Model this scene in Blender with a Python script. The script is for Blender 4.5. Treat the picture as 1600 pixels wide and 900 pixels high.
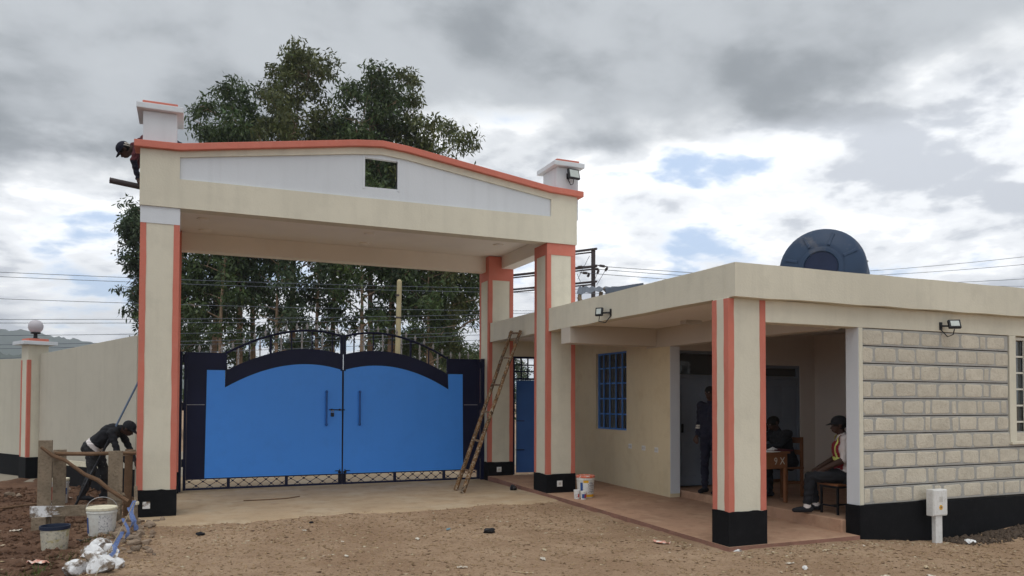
import bpy, bmesh, math, random
import numpy as np
from mathutils import Vector, Matrix, Quaternion

for o in list(bpy.data.objects):
    bpy.data.objects.remove(o, do_unlink=True)
scene = bpy.context.scene
COL = scene.collection
R = math.radians

# ------------------------------------------------------------------ camera
cam_data = bpy.data.cameras.new('camera')
cam = bpy.data.objects.new('camera', cam_data)
COL.objects.link(cam)
cam_data.sensor_width = 36.0
cam_data.lens = 1190.73 / 1600 * 36.0
cam_data.shift_y = 143.8 / 1600
cam_data.clip_start = 0.05
cam_data.clip_end = 9000
_yaw, _pitch, _roll = R(23.071), R(1.515), R(0.175)
_fw = Vector((math.sin(_yaw) * math.cos(_pitch), math.cos(_yaw) * math.cos(_pitch), math.sin(_pitch)))
_rt = Vector((math.cos(_yaw), -math.sin(_yaw), 0))
_up = _rt.cross(_fw)
_r2 = math.cos(_roll) * _rt + math.sin(_roll) * _up
_u2 = -math.sin(_roll) * _rt + math.cos(_roll) * _up
cam.matrix_world = Matrix(((_r2.x, _u2.x, -_fw.x, 0), (_r2.y, _u2.y, -_fw.y, 0), (_r2.z, _u2.z, -_fw.z, 1.65), (0, 0, 0, 1)))
scene.camera = cam

# ------------------------------------------------------------------ light, sky, exposure
SUN_AZ, SUN_EL = R(207), R(70)          # azimuth clockwise from +Y: behind the camera, a little to the left
sun_data = bpy.data.lights.new('sun', 'SUN')
sun_data.energy = 1.0
sun_data.angle = R(50)
sun_data.color = (1.0, 0.965, 0.91)
sun = bpy.data.objects.new('sun', sun_data)
COL.objects.link(sun)
_sd = Vector((math.sin(SUN_AZ) * math.cos(SUN_EL), math.cos(SUN_AZ) * math.cos(SUN_EL), math.sin(SUN_EL)))
sun.rotation_euler = (-_sd).to_track_quat('-Z', 'Y').to_euler()
sun.location = (0, -10, 30)

world = bpy.data.worlds.new('World')
scene.world = world
world.use_nodes = True
WN, WL = world.node_tree.nodes, world.node_tree.links
WN.clear()
def wn(t, **kw):
    n = WN.new(t)
    for k, v in kw.items():
        setattr(n, k, v)
    return n
def wmath(op, a, b=None, clamp=False):
    n = wn('ShaderNodeMath', operation=op)
    n.use_clamp = clamp
    for i, s in enumerate((a, b)):
        if s is None: continue
        if isinstance(s, (int, float)): n.inputs[i].default_value = s
        else: WL.new(s, n.inputs[i])
    return n.outputs[0]
def wramp(val, stops, interp='LINEAR'):
    n = wn('ShaderNodeValToRGB')
    n.color_ramp.interpolation = interp
    e = n.color_ramp.elements
    while len(e) < len(stops): e.new(0.5)
    for el, (p, c) in zip(e, stops):
        el.position = p
        el.color = (c, c, c, 1) if isinstance(c, (int, float)) else (*c, 1)
    WL.new(val, n.inputs[0])
    return n.outputs[0]
def wmix(fac, a, b):
    n = wn('ShaderNodeMix', data_type='RGBA')
    if isinstance(fac, (int, float)): n.inputs[0].default_value = fac
    else: WL.new(fac, n.inputs[0])
    for i, s in ((6, a), (7, b)):
        if isinstance(s, tuple): n.inputs[i].default_value = (*s, 1)
        else: WL.new(s, n.inputs[i])
    return n.outputs[2]
def wnoise(vec, scale, detail, rough=0.5, dist=0.0):
    n = wn('ShaderNodeTexNoise')
    n.inputs['Scale'].default_value = scale
    n.inputs['Detail'].default_value = detail
    n.inputs['Roughness'].default_value = rough
    n.inputs['Distortion'].default_value = dist
    WL.new(vec, n.inputs['Vector'])
    return n.outputs[0]
sky = wn('ShaderNodeTexSky', sky_type='NISHITA')
sky.sun_disc = False
sky.sun_elevation = SUN_EL
sky.sun_rotation = SUN_AZ
sky.altitude = 1800
skyc = wn('ShaderNodeVectorMath', operation='SCALE')
skyc.inputs['Scale'].default_value = 0.105
WL.new(sky.outputs[0], skyc.inputs[0])
tc = wn('ShaderNodeTexCoord')
sep = wn('ShaderNodeSeparateXYZ')
WL.new(tc.outputs['Generated'], sep.inputs[0])
zz = wmath('MAXIMUM', sep.outputs[2], 0.0)
den = wmath('ADD', zz, 0.22)
cx = wmath('DIVIDE', sep.outputs[0], den)
cy = wmath('DIVIDE', sep.outputs[1], den)
comb = wn('ShaderNodeCombineXYZ')
WL.new(cx, comb.inputs[0]); WL.new(cy, comb.inputs[1])
off = wn('ShaderNodeVectorMath', operation='ADD')
WL.new(comb.outputs[0], off.inputs[0])
off.inputs[1].default_value = (14.6, 20.3, 0.0)
P = off.outputs[0]
nbig = wnoise(P, 0.62, 3.0, 0.5, 0.2)          # where the heavy deck hangs lower or higher
nmid = wnoise(P, 1.55, 9.0, 0.52, 0.3)         # cumulus structure
nfin = wnoise(P, 4.2, 9.0, 0.58, 0.15)
c0 = lambda n, k: wmath('MULTIPLY', wmath('SUBTRACT', n, 0.5), k)
# bright broken cumulus under the deck, blue in the gaps
cov = wmath('ADD', wmath('ADD', c0(nmid, 1.0), c0(nfin, 0.45)), wmath('ADD', wmath('MULTIPLY', zz, 0.35), 0.515))
cover = wramp(cov, ((0.44, 0.0), (0.56, 1.0)), 'EASE')
shade = wmath('ADD', wmath('ADD', c0(nmid, 1.1), c0(nfin, 1.0)), 0.5)
cum = wramp(shade, ((0.40, (1.14, 1.145, 1.145)), (0.53, (0.86, 0.88, 0.905)), (0.68, (0.54, 0.57, 0.62))), 'EASE')
pale = wmix(0.66, skyc.outputs[0], (0.60, 0.74, 0.95))
low = wmix(cover, pale, cum)
# closed grey deck overhead
dk_ = wmath('ADD', wmath('ADD', zz, c0(nbig, 0.75)), wmath('ADD', c0(nmid, 0.30), c0(nfin, 0.08)))
deck = wramp(dk_, ((0.25, 0.0), (0.40, 1.0)), 'EASE')
dsh = wmath('ADD', wmath('ADD', c0(nmid, 1.0), c0(nfin, 0.42)), wmath('ADD', c0(nbig, 0.6), 0.5))
deckc = wramp(dsh, ((0.28, (0.72, 0.75, 0.77)), (0.5, (0.43, 0.455, 0.48)), (0.72, (0.235, 0.255, 0.275))), 'EASE')
final = wmix(deck, low, deckc)
bg = wn('ShaderNodeBackground')
bg.inputs['Strength'].default_value = 1.0
WL.new(final, bg.inputs[0])
wo = wn('ShaderNodeOutputWorld')
WL.new(bg.outputs[0], wo.inputs[0])

vs = scene.view_settings
vs.view_transform = 'Standard'
vs.look = 'None'
vs.exposure = 0.47
vs.gamma = 1.0
vs.use_curve_mapping = False

# ------------------------------------------------------------------ helpers
def s2l(c):
    return tuple((v / 255 / 12.92) if v / 255 <= 0.04045 else ((v / 255 + 0.055) / 1.055) ** 2.4 for v in c)

MATS = {}
def material(name, col, rough=0.8, var=0.12, vscale=1.3, bump=0.15, bscale=60.0, stain=None, stain_amt=0.0,
             metallic=0.0, spec=0.3, rand=0.0, streak=0.0, second=None, second_scale=3.0, second_lo=0.5, second_hi=0.6):
    """Procedural material: broad colour variation, optional stain / second colour patches, vertical streaks and fine relief."""
    m = bpy.data.materials.new(name)
    m.use_nodes = True
    N, L = m.node_tree.nodes, m.node_tree.links
    b = N['Principled BSDF']
    b.inputs['Roughness'].default_value = rough
    b.inputs['Metallic'].default_value = metallic
    b.inputs['Specular IOR Level'].default_value = spec
    geo = N.new('ShaderNodeNewGeometry')
    def noise(scale, detail=5.0, vec=None, ro=0.55):
        n = N.new('ShaderNodeTexNoise')
        n.inputs['Scale'].default_value = scale
        n.inputs['Detail'].default_value = detail
        n.inputs['Roughness'].default_value = ro
        L.new(vec if vec else geo.outputs['Position'], n.inputs['Vector'])
        return n.outputs[0]
    def rng(v, a, b_, c, d):
        n = N.new('ShaderNodeMapRange')
        n.inputs[1].default_value, n.inputs[2].default_value = a, b_
        n.inputs[3].default_value, n.inputs[4].default_value = c, d
        L.new(v, n.inputs[0])
        return n.outputs[0]
    def mix(fac, a, c, blend='MIX'):
        n = N.new('ShaderNodeMix'); n.data_type = 'RGBA'; n.blend_type = blend
        if isinstance(fac, float): n.inputs[0].default_value = fac
        else: L.new(fac, n.inputs[0])
        for i, s in ((6, a), (7, c)):
            if isinstance(s, tuple): n.inputs[i].default_value = (*s, 1)
            else: L.new(s, n.inputs[i])
        return n.outputs[2]
    lo = tuple(max(0, c * (1 - var)) for c in col)
    hi = tuple(min(1, c * (1 + var)) for c in col)
    c = mix(rng(noise(vscale, 6.0), 0.3, 0.7, 0, 1), lo, hi)
    if second:
        c = mix(rng(noise(second_scale, 8.0, None, 0.65), second_lo, second_hi, 0, 1), c, second)
    if stain:
        c = mix(rng(noise(vscale * 4.3, 8.0, None, 0.65), 0.5, 0.72, 0, stain_amt), c, stain)
    if streak:
        mp = N.new('ShaderNodeMapping')
        mp.inputs['Scale'].default_value = (7, 7, 0.5)
        L.new(geo.outputs['Position'], mp.inputs[0])
        c = mix(rng(noise(1.0, 5.0, mp.outputs[0]), 0.5, 0.78, 0, streak), c, tuple(v * 0.62 for v in col))
    if rand:
        oi = N.new('ShaderNodeObjectInfo')
        hs = N.new('ShaderNodeHueSaturation')
        L.new(rng(oi.outputs['Random'], 0, 1, 1 - rand, 1 + rand), hs.inputs['Value'])
        L.new(c, hs.inputs['Color'])
        c = hs.outputs[0]
    L.new(c, b.inputs['Base Color'])
    if bump:
        bp = N.new('ShaderNodeBump')
        bp.inputs['Strength'].default_value = bump
        bp.inputs['Distance'].default_value = 0.02
        add = N.new('ShaderNodeMath'); add.operation = 'ADD'
        L.new(noise(bscale, 6.0), add.inputs[0])
        L.new(noise(bscale * 0.08, 3.0), add.inputs[1])
        L.new(add.outputs[0], bp.inputs['Height'])
        L.new(bp.outputs[0], b.inputs['Normal'])
    MATS[name] = m
    return m

ORG = {}
def world_org(o):
    return ORG.get(o.name, Vector((0, 0, 0))) if o else Vector((0, 0, 0))
def thing(name, label, cat, loc=(0, 0, 0), group=None):
    o = bpy.data.objects.new(name, None)
    COL.objects.link(o)
    o.location = loc
    o.empty_display_size = 0.2
    ORG[o.name] = Vector(loc)
    tag(o, label, cat, group)
    return o
def tag(o, label=None, cat=None, group=None, kind=None):
    if label: o['label'] = label
    if cat: o['category'] = cat
    if group: o['group'] = group
    if kind: o['kind'] = kind
    return o

class MB:
    """Collects simple solids in world coordinates; build() links them as one mesh object."""
    def __init__(s):
        s.v, s.f, s.m = [], [], []
    def add(s, vs, fs, mi=0):
        n = len(s.v)
        s.v += [tuple(p) for p in vs]
        s.f += [tuple(i + n for i in f) for f in fs]
        s.m += [mi] * len(fs)
        return s
    def box(s, x0, x1, y0, y1, z0, z1, mi=0, M=None):
        vs = [Vector(p) for p in ((x0, y0, z0), (x1, y0, z0), (x1, y1, z0), (x0, y1, z0), (x0, y0, z1), (x1, y0, z1), (x1, y1, z1), (x0, y1, z1))]
        if M: vs = [M @ p for p in vs]
        return s.add(vs, ((0, 3, 2, 1), (4, 5, 6, 7), (0, 1, 5, 4), (1, 2, 6, 5), (2, 3, 7, 6), (3, 0, 4, 7)), mi)
    def tube(s, pts, rad, n=8, mi=0, cap=True):
        pts = [Vector(p) for p in pts]
        if not isinstance(rad, (list, tuple)): rad = [rad] * len(pts)
        vs, fs = [], []
        prev = None
        for i, p in enumerate(pts):
            a = pts[max(i - 1, 0)]; b = pts[min(i + 1, len(pts) - 1)]
            t = (b - a)
            t = t.normalized() if t.length > 1e-9 else Vector((0, 0, 1))
            u = prev if prev else (Vector((0, 0, 1)) if abs(t.z) < 0.9 else Vector((1, 0, 0)))
            u = (u - t * u.dot(t)).normalized()
            prev = u
            w = t.cross(u)
            for k in range(n):
                an = 2 * math.pi * k / n
                vs.append(p + (u * math.cos(an) + w * math.sin(an)) * rad[i])
        for i in range(len(pts) - 1):
            for k in range(n):
                k2 = (k + 1) % n
                fs.append((i * n + k, i * n + k2, (i + 1) * n + k2, (i + 1) * n + k))
        if cap:
            fs.append(tuple(range(n - 1, -1, -1)))
            fs.append(tuple((len(pts) - 1) * n + k for k in range(n)))
        return s.add(vs, fs, mi)
    def beam(s, a, b, w, h, mi=0, upv=(0, 0, 1)):
        a, b = Vector(a), Vector(b)
        t = (b - a).normalized()
        u = Vector(upv)
        if abs(t.dot(u)) > 0.98: u = Vector((0, 1, 0))
        sd = t.cross(u).normalized(); u = sd.cross(t)
        vs = [p + sd * (i * w / 2) + u * (j * h / 2) for p in (a, b) for i, j in ((-1, -1), (1, -1), (1, 1), (-1, 1))]
        return s.add(vs, ((3, 2, 1, 0), (4, 5, 6, 7), (0, 1, 5, 4), (1, 2, 6, 5), (2, 3, 7, 6), (3, 0, 4, 7)), mi)
    def lathe(s, prof, n=24, M=None, mi=0):
        vs, fs = [], []
        for r, z in prof:
            for k in range(n):
                an = 2 * math.pi * k / n
                p = Vector((r * math.cos(an), r * math.sin(an), z))
                vs.append(M @ p if M else p)
        for i in range(len(prof) - 1):
            for k in range(n):
                k2 = (k + 1) % n
                fs.append((i * n + k, i * n + k2, (i + 1) * n + k2, (i + 1) * n + k))
        fs.append(tuple(range(n - 1, -1, -1)))
        fs.append(tuple((len(prof) - 1) * n + k for k in range(n)))
        return s.add(vs, fs, mi)
    def prism_y(s, poly, y0, y1, mi=0):
        """poly = (x, z) outline, extruded from y0 to y1"""
        n = len(poly)
        vs = [(x, y0, z) for x, z in poly] + [(x, y1, z) for x, z in poly]
        fs = [tuple(range(n - 1, -1, -1)), tuple(range(n, 2 * n))]
        for i in range(n):
            j = (i + 1) % n
            fs.append((i, j, n + j, n + i))
        return s.add(vs, fs, mi)
    def build(s, name, mat, parent=None, smooth=False, bevel=0.0):
        me = bpy.data.meshes.new(name)
        o0 = world_org(parent)
        me.from_pydata([(x - o0.x, y - o0.y, z - o0.z) for x, y, z in s.v], [], s.f)
        mats = mat if isinstance(mat, (list, tuple)) else [mat]
        for m in mats:
            me.materials.append(MATS[m] if isinstance(m, str) else m)
        if len(mats) > 1:
            me.polygons.foreach_set('material_index', s.m)
        bm = bmesh.new(); bm.from_mesh(me)
        bmesh.ops.recalc_face_normals(bm, faces=bm.faces)
        bm.to_mesh(me); bm.free()
        if smooth:
            me.polygons.foreach_set('use_smooth', [True] * len(me.polygons))
            try: me.set_sharp_from_angle(angle=R(42))
            except Exception: pass
        me.update()
        o = bpy.data.objects.new(name, me)
        COL.objects.link(o)
        if parent:
            o.parent = parent
            ORG[o.name] = o0
        else:
            ORG[o.name] = Vector((0, 0, 0))
        if bevel:
            b = o.modifiers.new('bevel', 'BEVEL')
            b.width = bevel; b.segments = 2; b.limit_method = 'ANGLE'; b.angle_limit = R(50)
        return o
def solo(mb, name, mat, label, cat, base, group=None, **kw):
    """a one-mesh thing whose origin sits at its base"""
    base = Vector(base)
    mb.v = [(x - base.x, y - base.y, z - base.z) for x, y, z in mb.v]
    o = mb.build(name, mat, None, **kw)
    o.location = base
    ORG[o.name] = base
    return tag(o, label, cat, group)
def bx(name, x0, x1, y0, y1, z0, z1, mat, parent=None, bevel=0.006):
    return MB().box(x0, x1, y0, y1, z0, z1).build(name, mat, parent, bevel=bevel)
def copy_tree(o, parent=None, delta=None):
    c = o.copy(); COL.objects.link(c); c.parent = parent
    if delta is not None: c.location = o.location + Vector(delta)
    ORG[c.name] = world_org(o) + (Vector(delta) if delta is not None else (world_org(parent) - world_org(o) if parent else Vector((0, 0, 0))))
    for ch in o.children:
        copy_tree(ch, c)
    return c

_rs = np.random.RandomState(11)
_lat = _rs.rand(256, 256)
def vnoise(x, y, s):
    x = np.asarray(x) * s + 1000.3; y = np.asarray(y) * s + 1000.7
    xi = np.floor(x).astype(int); yi = np.floor(y).astype(int)
    fx = x - xi; fy = y - yi
    fx = fx * fx * (3 - 2 * fx); fy = fy * fy * (3 - 2 * fy)
    a = _lat[xi % 256, yi % 256]; b = _lat[(xi + 1) % 256, yi % 256]
    c = _lat[xi % 256, (yi + 1) % 256]; d = _lat[(xi + 1) % 256, (yi + 1) % 256]
    return (a * (1 - fx) + b * fx) * (1 - fy) + (c * (1 - fx) + d * fx) * fy
def sst(a, b, x):
    t = np.clip((np.asarray(x, float) - a) / (b - a), 0, 1)
    return t * t * (3 - 2 * t)

# ------------------------------------------------------------------ materials
CREAM = s2l((212, 207, 189))
material('cream_paint', CREAM, 0.75, 0.07, 0.7, 0.16, 40, stain=tuple(v * 0.84 for v in CREAM), stain_amt=0.55, streak=0.22)
WG = s2l((190, 185, 170))
material('boundary_paint', WG, 0.8, 0.05, 0.7, 0.16, 40, stain=tuple(v * 0.88 for v in WG), stain_amt=0.5, streak=0.2)
material('pole_bluegrey', s2l((92, 108, 130)), 0.5, 0.1, 8.0, 0.0)
material('porch_warm_cream', s2l((214, 200, 168)), 0.75, 0.06, 0.7, 0.14, 40, stain=s2l((196, 178, 142)), stain_amt=0.5, streak=0.15)  # cream wall, warm bounce light from the porch floor put into the colour
material('white_paint', s2l((208, 213, 218)), 0.75, 0.04, 0.9, 0.10, 45, streak=0.18)
material('orange_paint', s2l((198, 116, 99)), 0.7, 0.07, 2.0, 0.14, 45, stain=s2l((200, 130, 114)), stain_amt=0.5, streak=0.15)
material('black_paint', (0.0075, 0.008, 0.0095), 0.7, 0.2, 2.0, 0.2, 50, stain=(0.016, 0.016, 0.018), stain_amt=0.5, spec=0.12)
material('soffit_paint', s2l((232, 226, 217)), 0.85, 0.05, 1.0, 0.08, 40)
material('beam_shade_paint', s2l((196, 188, 176)), 0.85, 0.05, 1.0, 0.1, 40)  # darker cream for the porch beams, their shade put into the colour
material('interior_paint', s2l((226, 216, 206)), 0.8, 0.07, 1.0, 0.08, 40)
material('porch_floor', s2l((174, 140, 116)), 0.85, 0.12, 1.2, 0.25, 70, stain=s2l((140, 108, 88)), stain_amt=0.7, second=s2l((188, 158, 132)), second_scale=2.2, second_lo=0.5, second_hi=0.72)
material('kerb_red', s2l((142, 106, 92)), 0.9, 0.2, 3.0, 0.5, 40, stain=s2l((120, 95, 78)), stain_amt=0.8)
material('gate_blue', s2l((72, 152, 250)), 0.42, 0.03, 0.8, 0.07, 9, stain=s2l((66, 140, 234)), stain_amt=0.35, spec=0.35, streak=0.07)
material('gate_navy', s2l((20, 25, 54)), 0.5, 0.15, 2.0, 0.05, 20, spec=0.22)
material('gate_silver', s2l((168, 168, 170)), 0.45, 0.1, 9.0, 0.0, metallic=0.3)
material('handle_blue', s2l((46, 92, 160)), 0.4, 0.06, 2.0, 0.0)
material('door_blue', s2l((56, 98, 162)), 0.5, 0.08, 2.0, 0.05, 20)
material('bar_blue', s2l((84, 134, 204)), 0.5, 0.08, 4.0, 0.0)
material('frame_white', s2l((215, 212, 200)), 0.6, 0.05, 4.0, 0.0)
material('dark_door', s2l((132, 142, 156)), 0.6, 0.1, 2.0, 0.05, 20)
material('stone', s2l((196, 189, 173)), 0.95, 0.10, 5.0, 0.45, 45, stain=s2l((170, 158, 138)), stain_amt=0.5, rand=0.07, second=s2l((206, 199, 183)), second_scale=3.0, second_lo=0.45, second_hi=0.75)
material('mortar', s2l((168, 167, 162)), 0.95, 0.10, 4.0, 0.4, 45, stain=s2l((150, 148, 142)), stain_amt=0.6)
material('groove', s2l((52, 49, 46)), 0.95, 0.15, 4.0, 0.3, 45)
material('concrete', s2l((176, 154, 126)), 0.92, 0.10, 0.8, 0.35, 50, stain=s2l((148, 124, 98)), stain_amt=0.7, second=s2l((186, 170, 146)), second_scale=1.3, second_lo=0.48, second_hi=0.7)
material('old_wood', s2l((134, 120, 102)), 0.9, 0.2, 6.0, 0.6, 40, stain=s2l((88, 76, 62)), stain_amt=0.7)
material('bark_pole', s2l((112, 88, 68)), 0.9, 0.25, 8.0, 0.6, 60)
material('ladder_wood', s2l((116, 84, 50)), 0.8, 0.25, 9.0, 0.4, 60, stain=s2l((205, 198, 180)), stain_amt=0.9, second=s2l((70, 50, 32)), second_scale=7.0)
material('desk_wood', s2l((132, 88, 58)), 0.55, 0.15, 5.0, 0.1, 30)
material('chalk', s2l((215, 205, 190)), 0.9, 0.1, 9.0, 0.0)
material('steel_dark', (0.02, 0.02, 0.023), 0.4, 0.2, 6.0, 0.0, metallic=0.5)
material('lamp_black', (0.016, 0.017, 0.02), 0.5, 0.1, 6.0, 0.0)
material('lamp_glass', s2l((186, 194, 190)), 0.15, 0.06, 30.0, 0.0, spec=0.6)
material('plastic_white', s2l((222, 222, 220)), 0.45, 0.05, 6.0, 0.0, stain=s2l((175, 170, 160)), stain_amt=0.4)
material('plastic_grey', s2l((190, 186, 178)), 0.5, 0.08, 6.0, 0.0)
material('bucket_paint', s2l((196, 190, 172)), 0.5, 0.1, 8.0, 0.1, 30, stain=s2l((70, 82, 90)), stain_amt=0.85, second=s2l((176, 166, 120)), second_scale=9.0, second_lo=0.52, second_hi=0.6)
material('bucket_clear', s2l((214, 214, 208)), 0.4, 0.06, 7.0, 0.0, stain=s2l((170, 165, 150)), stain_amt=0.6)
material('bucket_navy', s2l((32, 42, 62)), 0.5, 0.2, 7.0, 0.0)
material('lid_cream', s2l((226, 220, 196)), 0.5, 0.06, 6.0, 0.0, stain=s2l((180, 165, 130)), stain_amt=0.5)
material('label_yellow', s2l((222, 168, 40)), 0.5, 0.1, 9.0, 0.0)
material('label_blue', s2l((44, 80, 140)), 0.5, 0.15, 9.0, 0.0)
material('label_red', s2l((186, 52, 44)), 0.5, 0.15, 9.0, 0.0)
material('label_print', s2l((205, 204, 202)), 0.5, 0.05, 9.0, 0.0, second=s2l((128, 128, 134)), second_scale=60.0, second_lo=0.54, second_hi=0.58)
material('label_text', s2l((96, 98, 104)), 0.6, 0.2, 30.0, 0.0)
material('tape_orange', s2l((214, 112, 84)), 0.5, 0.15, 12.0, 0.0, second=s2l((224, 214, 205)), second_scale=22.0, second_lo=0.52, second_hi=0.6)
material('ribbon_blue', s2l((106, 130, 186)), 0.6, 0.12, 12.0, 0.0, stain=s2l((190, 200, 216)), stain_amt=0.6)
material('string', s2l((150, 140, 120)), 0.9, 0.1, 12.0, 0.0)
material('whitewash', s2l((228, 229, 230)), 0.8, 0.06, 4.0, 0.5, 30, second=s2l((118, 104, 90)), second_scale=7.5, second_lo=0.47, second_hi=0.58)
material('rubble', s2l((138, 122, 106)), 0.95, 0.2, 6.0, 0.8, 40, rand=0.25, stain=s2l((96, 76, 60)), stain_amt=0.6)
material('bin_black', (0.012, 0.012, 0.014), 0.35, 0.2, 9.0, 0.3, 30)
material('tank_blue', s2l((42, 60, 84)), 0.55, 0.14, 1.6, 0.05, 12, second=s2l((104, 102, 104)), second_scale=2.4, second_lo=0.56, second_hi=0.78)
material('tank_dark', s2l((22, 34, 62)), 0.4, 0.15, 2.0, 0.0)
material('iron_sheet', s2l((92, 100, 112)), 0.5, 0.15, 3.0, 0.1, 20, metallic=0.4)
material('pole_steel', s2l((70, 62, 62)), 0.6, 0.15, 3.0, 0.0)
material('pole_pale', s2l((172, 160, 126)), 0.85, 0.15, 3.0, 0.3, 30)
material('wire', s2l((96, 102, 114)), 0.6, 0.05, 3.0, 0.0)
material('globe', s2l((186, 182, 188)), 0.3, 0.03, 3.0, 0.0)
material('paper', s2l((232, 232, 230)), 0.8, 0.03, 9.0, 0.0)
material('trash_pale', s2l((206, 198, 184)), 0.7, 0.1, 20.0, 0.2, 30, rand=0.2)
material('trash_pink', s2l((206, 150, 132)), 0.7, 0.15, 20.0, 0.2, 30, second=s2l((228, 222, 212)), second_scale=16.0)
material('trash_blue', s2l((112, 140, 150)), 0.6, 0.15, 20.0, 0.2, 30)
material('skin_dark', s2l((66, 46, 38)), 0.5, 0.08, 9.0, 0.0)
material('cloth_black', (0.016, 0.017, 0.021), 0.85, 0.2, 8.0, 0.25, 35)
material('cloth_navy', s2l((28, 30, 46)), 0.85, 0.15, 8.0, 0.25, 35)
material('cloth_trouser', s2l((44, 44, 46)), 0.85, 0.15, 8.0, 0.25, 35, second=s2l((150, 148, 140)), second_scale=26.0, second_lo=0.64, second_hi=0.68)
material('cloth_white', s2l((216, 210, 208)), 0.85, 0.05, 8.0, 0.25, 35)
material('cloth_maroon', s2l((128, 34, 44)), 0.75, 0.12, 8.0, 0.2, 35)
material('cloth_red', s2l((82, 38, 44)), 0.85, 0.15, 8.0, 0.2, 35)
material('hivis', s2l((205, 214, 120)), 0.6, 0.06, 8.0, 0.0)
material('stripe_pale', s2l((188, 182, 172)), 0.8, 0.1, 8.0, 0.0)
material('eye_white', s2l((120, 112, 104)), 0.3, 0.02, 8.0, 0.0)
material('dark_soil', s2l((84, 72, 62)), 0.95, 0.25, 14.0, 0.6, 40)
material('hair', (0.01, 0.009, 0.008), 0.8, 0.1, 8.0, 0.3, 60)
material('bark', s2l((150, 128, 106)), 0.9, 0.18, 2.0, 0.5, 12, stain=s2l((98, 82, 68)), stain_amt=0.8)
material('chips', s2l((176, 156, 124)), 0.9, 0.2, 40.0, 0.0, second=s2l((206, 196, 176)), second_scale=30.0)

def leaf_material(name, col, var=0.4):
    m = bpy.data.materials.new(name); m.use_nodes = True
    N, L = m.node_tree.nodes, m.node_tree.links
    b = N['Principled BSDF']
    geo = N.new('ShaderNodeNewGeometry')
    rp = N.new('ShaderNodeValToRGB')
    e = rp.color_ramp.elements
    e[0].color = (*[c * (1 - var) for c in col], 1); e[1].color = (*[min(1, c * (1 + var)) for c in col], 1)
    el = e.new(0.9); el.color = (col[0] * 1.6, col[1] * 1.25, col[2] * 1.2, 1)
    e[0].position = 0.0; e[2].position = 1.0
    L.new(geo.outputs['Random Per Island'], rp.inputs[0])
    n = N.new('ShaderNodeTexNoise'); n.inputs['Scale'].default_value = 0.45; n.inputs['Detail'].default_value = 3
    L.new(geo.outputs['Position'], n.inputs['Vector'])
    mr = N.new('ShaderNodeMapRange'); mr.inputs[1].default_value = 0.35; mr.inputs[2].default_value = 0.65; mr.inputs[3].default_value = 0.72; mr.inputs[4].default_value = 1.3
    L.new(n.outputs[0], mr.inputs[0])
    hs = N.new('ShaderNodeHueSaturation')
    L.new(rp.outputs[0], hs.inputs['Color']); L.new(mr.outputs[0], hs.inputs['Value'])
    L.new(hs.outputs[0], b.inputs['Base Color'])
    b.inputs['Roughness'].default_value = 0.5
    b.inputs['Specular IOR Level'].default_value = 0.35
    tr = N.new('ShaderNodeBsdfTranslucent'); L.new(hs.outputs[0], tr.inputs[0])
    mx = N.new('ShaderNodeMixShader'); mx.inputs[0].default_value = 0.25
    L.new(b.outputs[0], mx.inputs[1]); L.new(tr.outputs[0], mx.inputs[2])
    L.new(mx.outputs[0], N['Material Output'].inputs[0])
    MATS[name] = m
leaf_material('leaf_eucalyptus', (0.052, 0.096, 0.032))
leaf_material('leaf_bluish', (0.046, 0.084, 0.040))
leaf_material('leaf_olive', (0.076, 0.106, 0.034))
leaf_material('leaf_grass', (0.06, 0.11, 0.02))
leaf_material('leaf_forest', (0.03, 0.045, 0.025), 0.2)

def glass_material(name, col, rough=0.05):
    m = bpy.data.materials.new(name); m.use_nodes = True
    b = m.node_tree.nodes['Principled BSDF']
    b.inputs['Base Color'].default_value = (*col, 1)
    b.inputs['Roughness'].default_value = rough
    b.inputs['Specular IOR Level'].default_value = 0.8
    b.inputs['Transmission Weight'].default_value = 0.35
    MATS[name] = m
glass_material('window_glass', (0.10, 0.11, 0.11))

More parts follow.
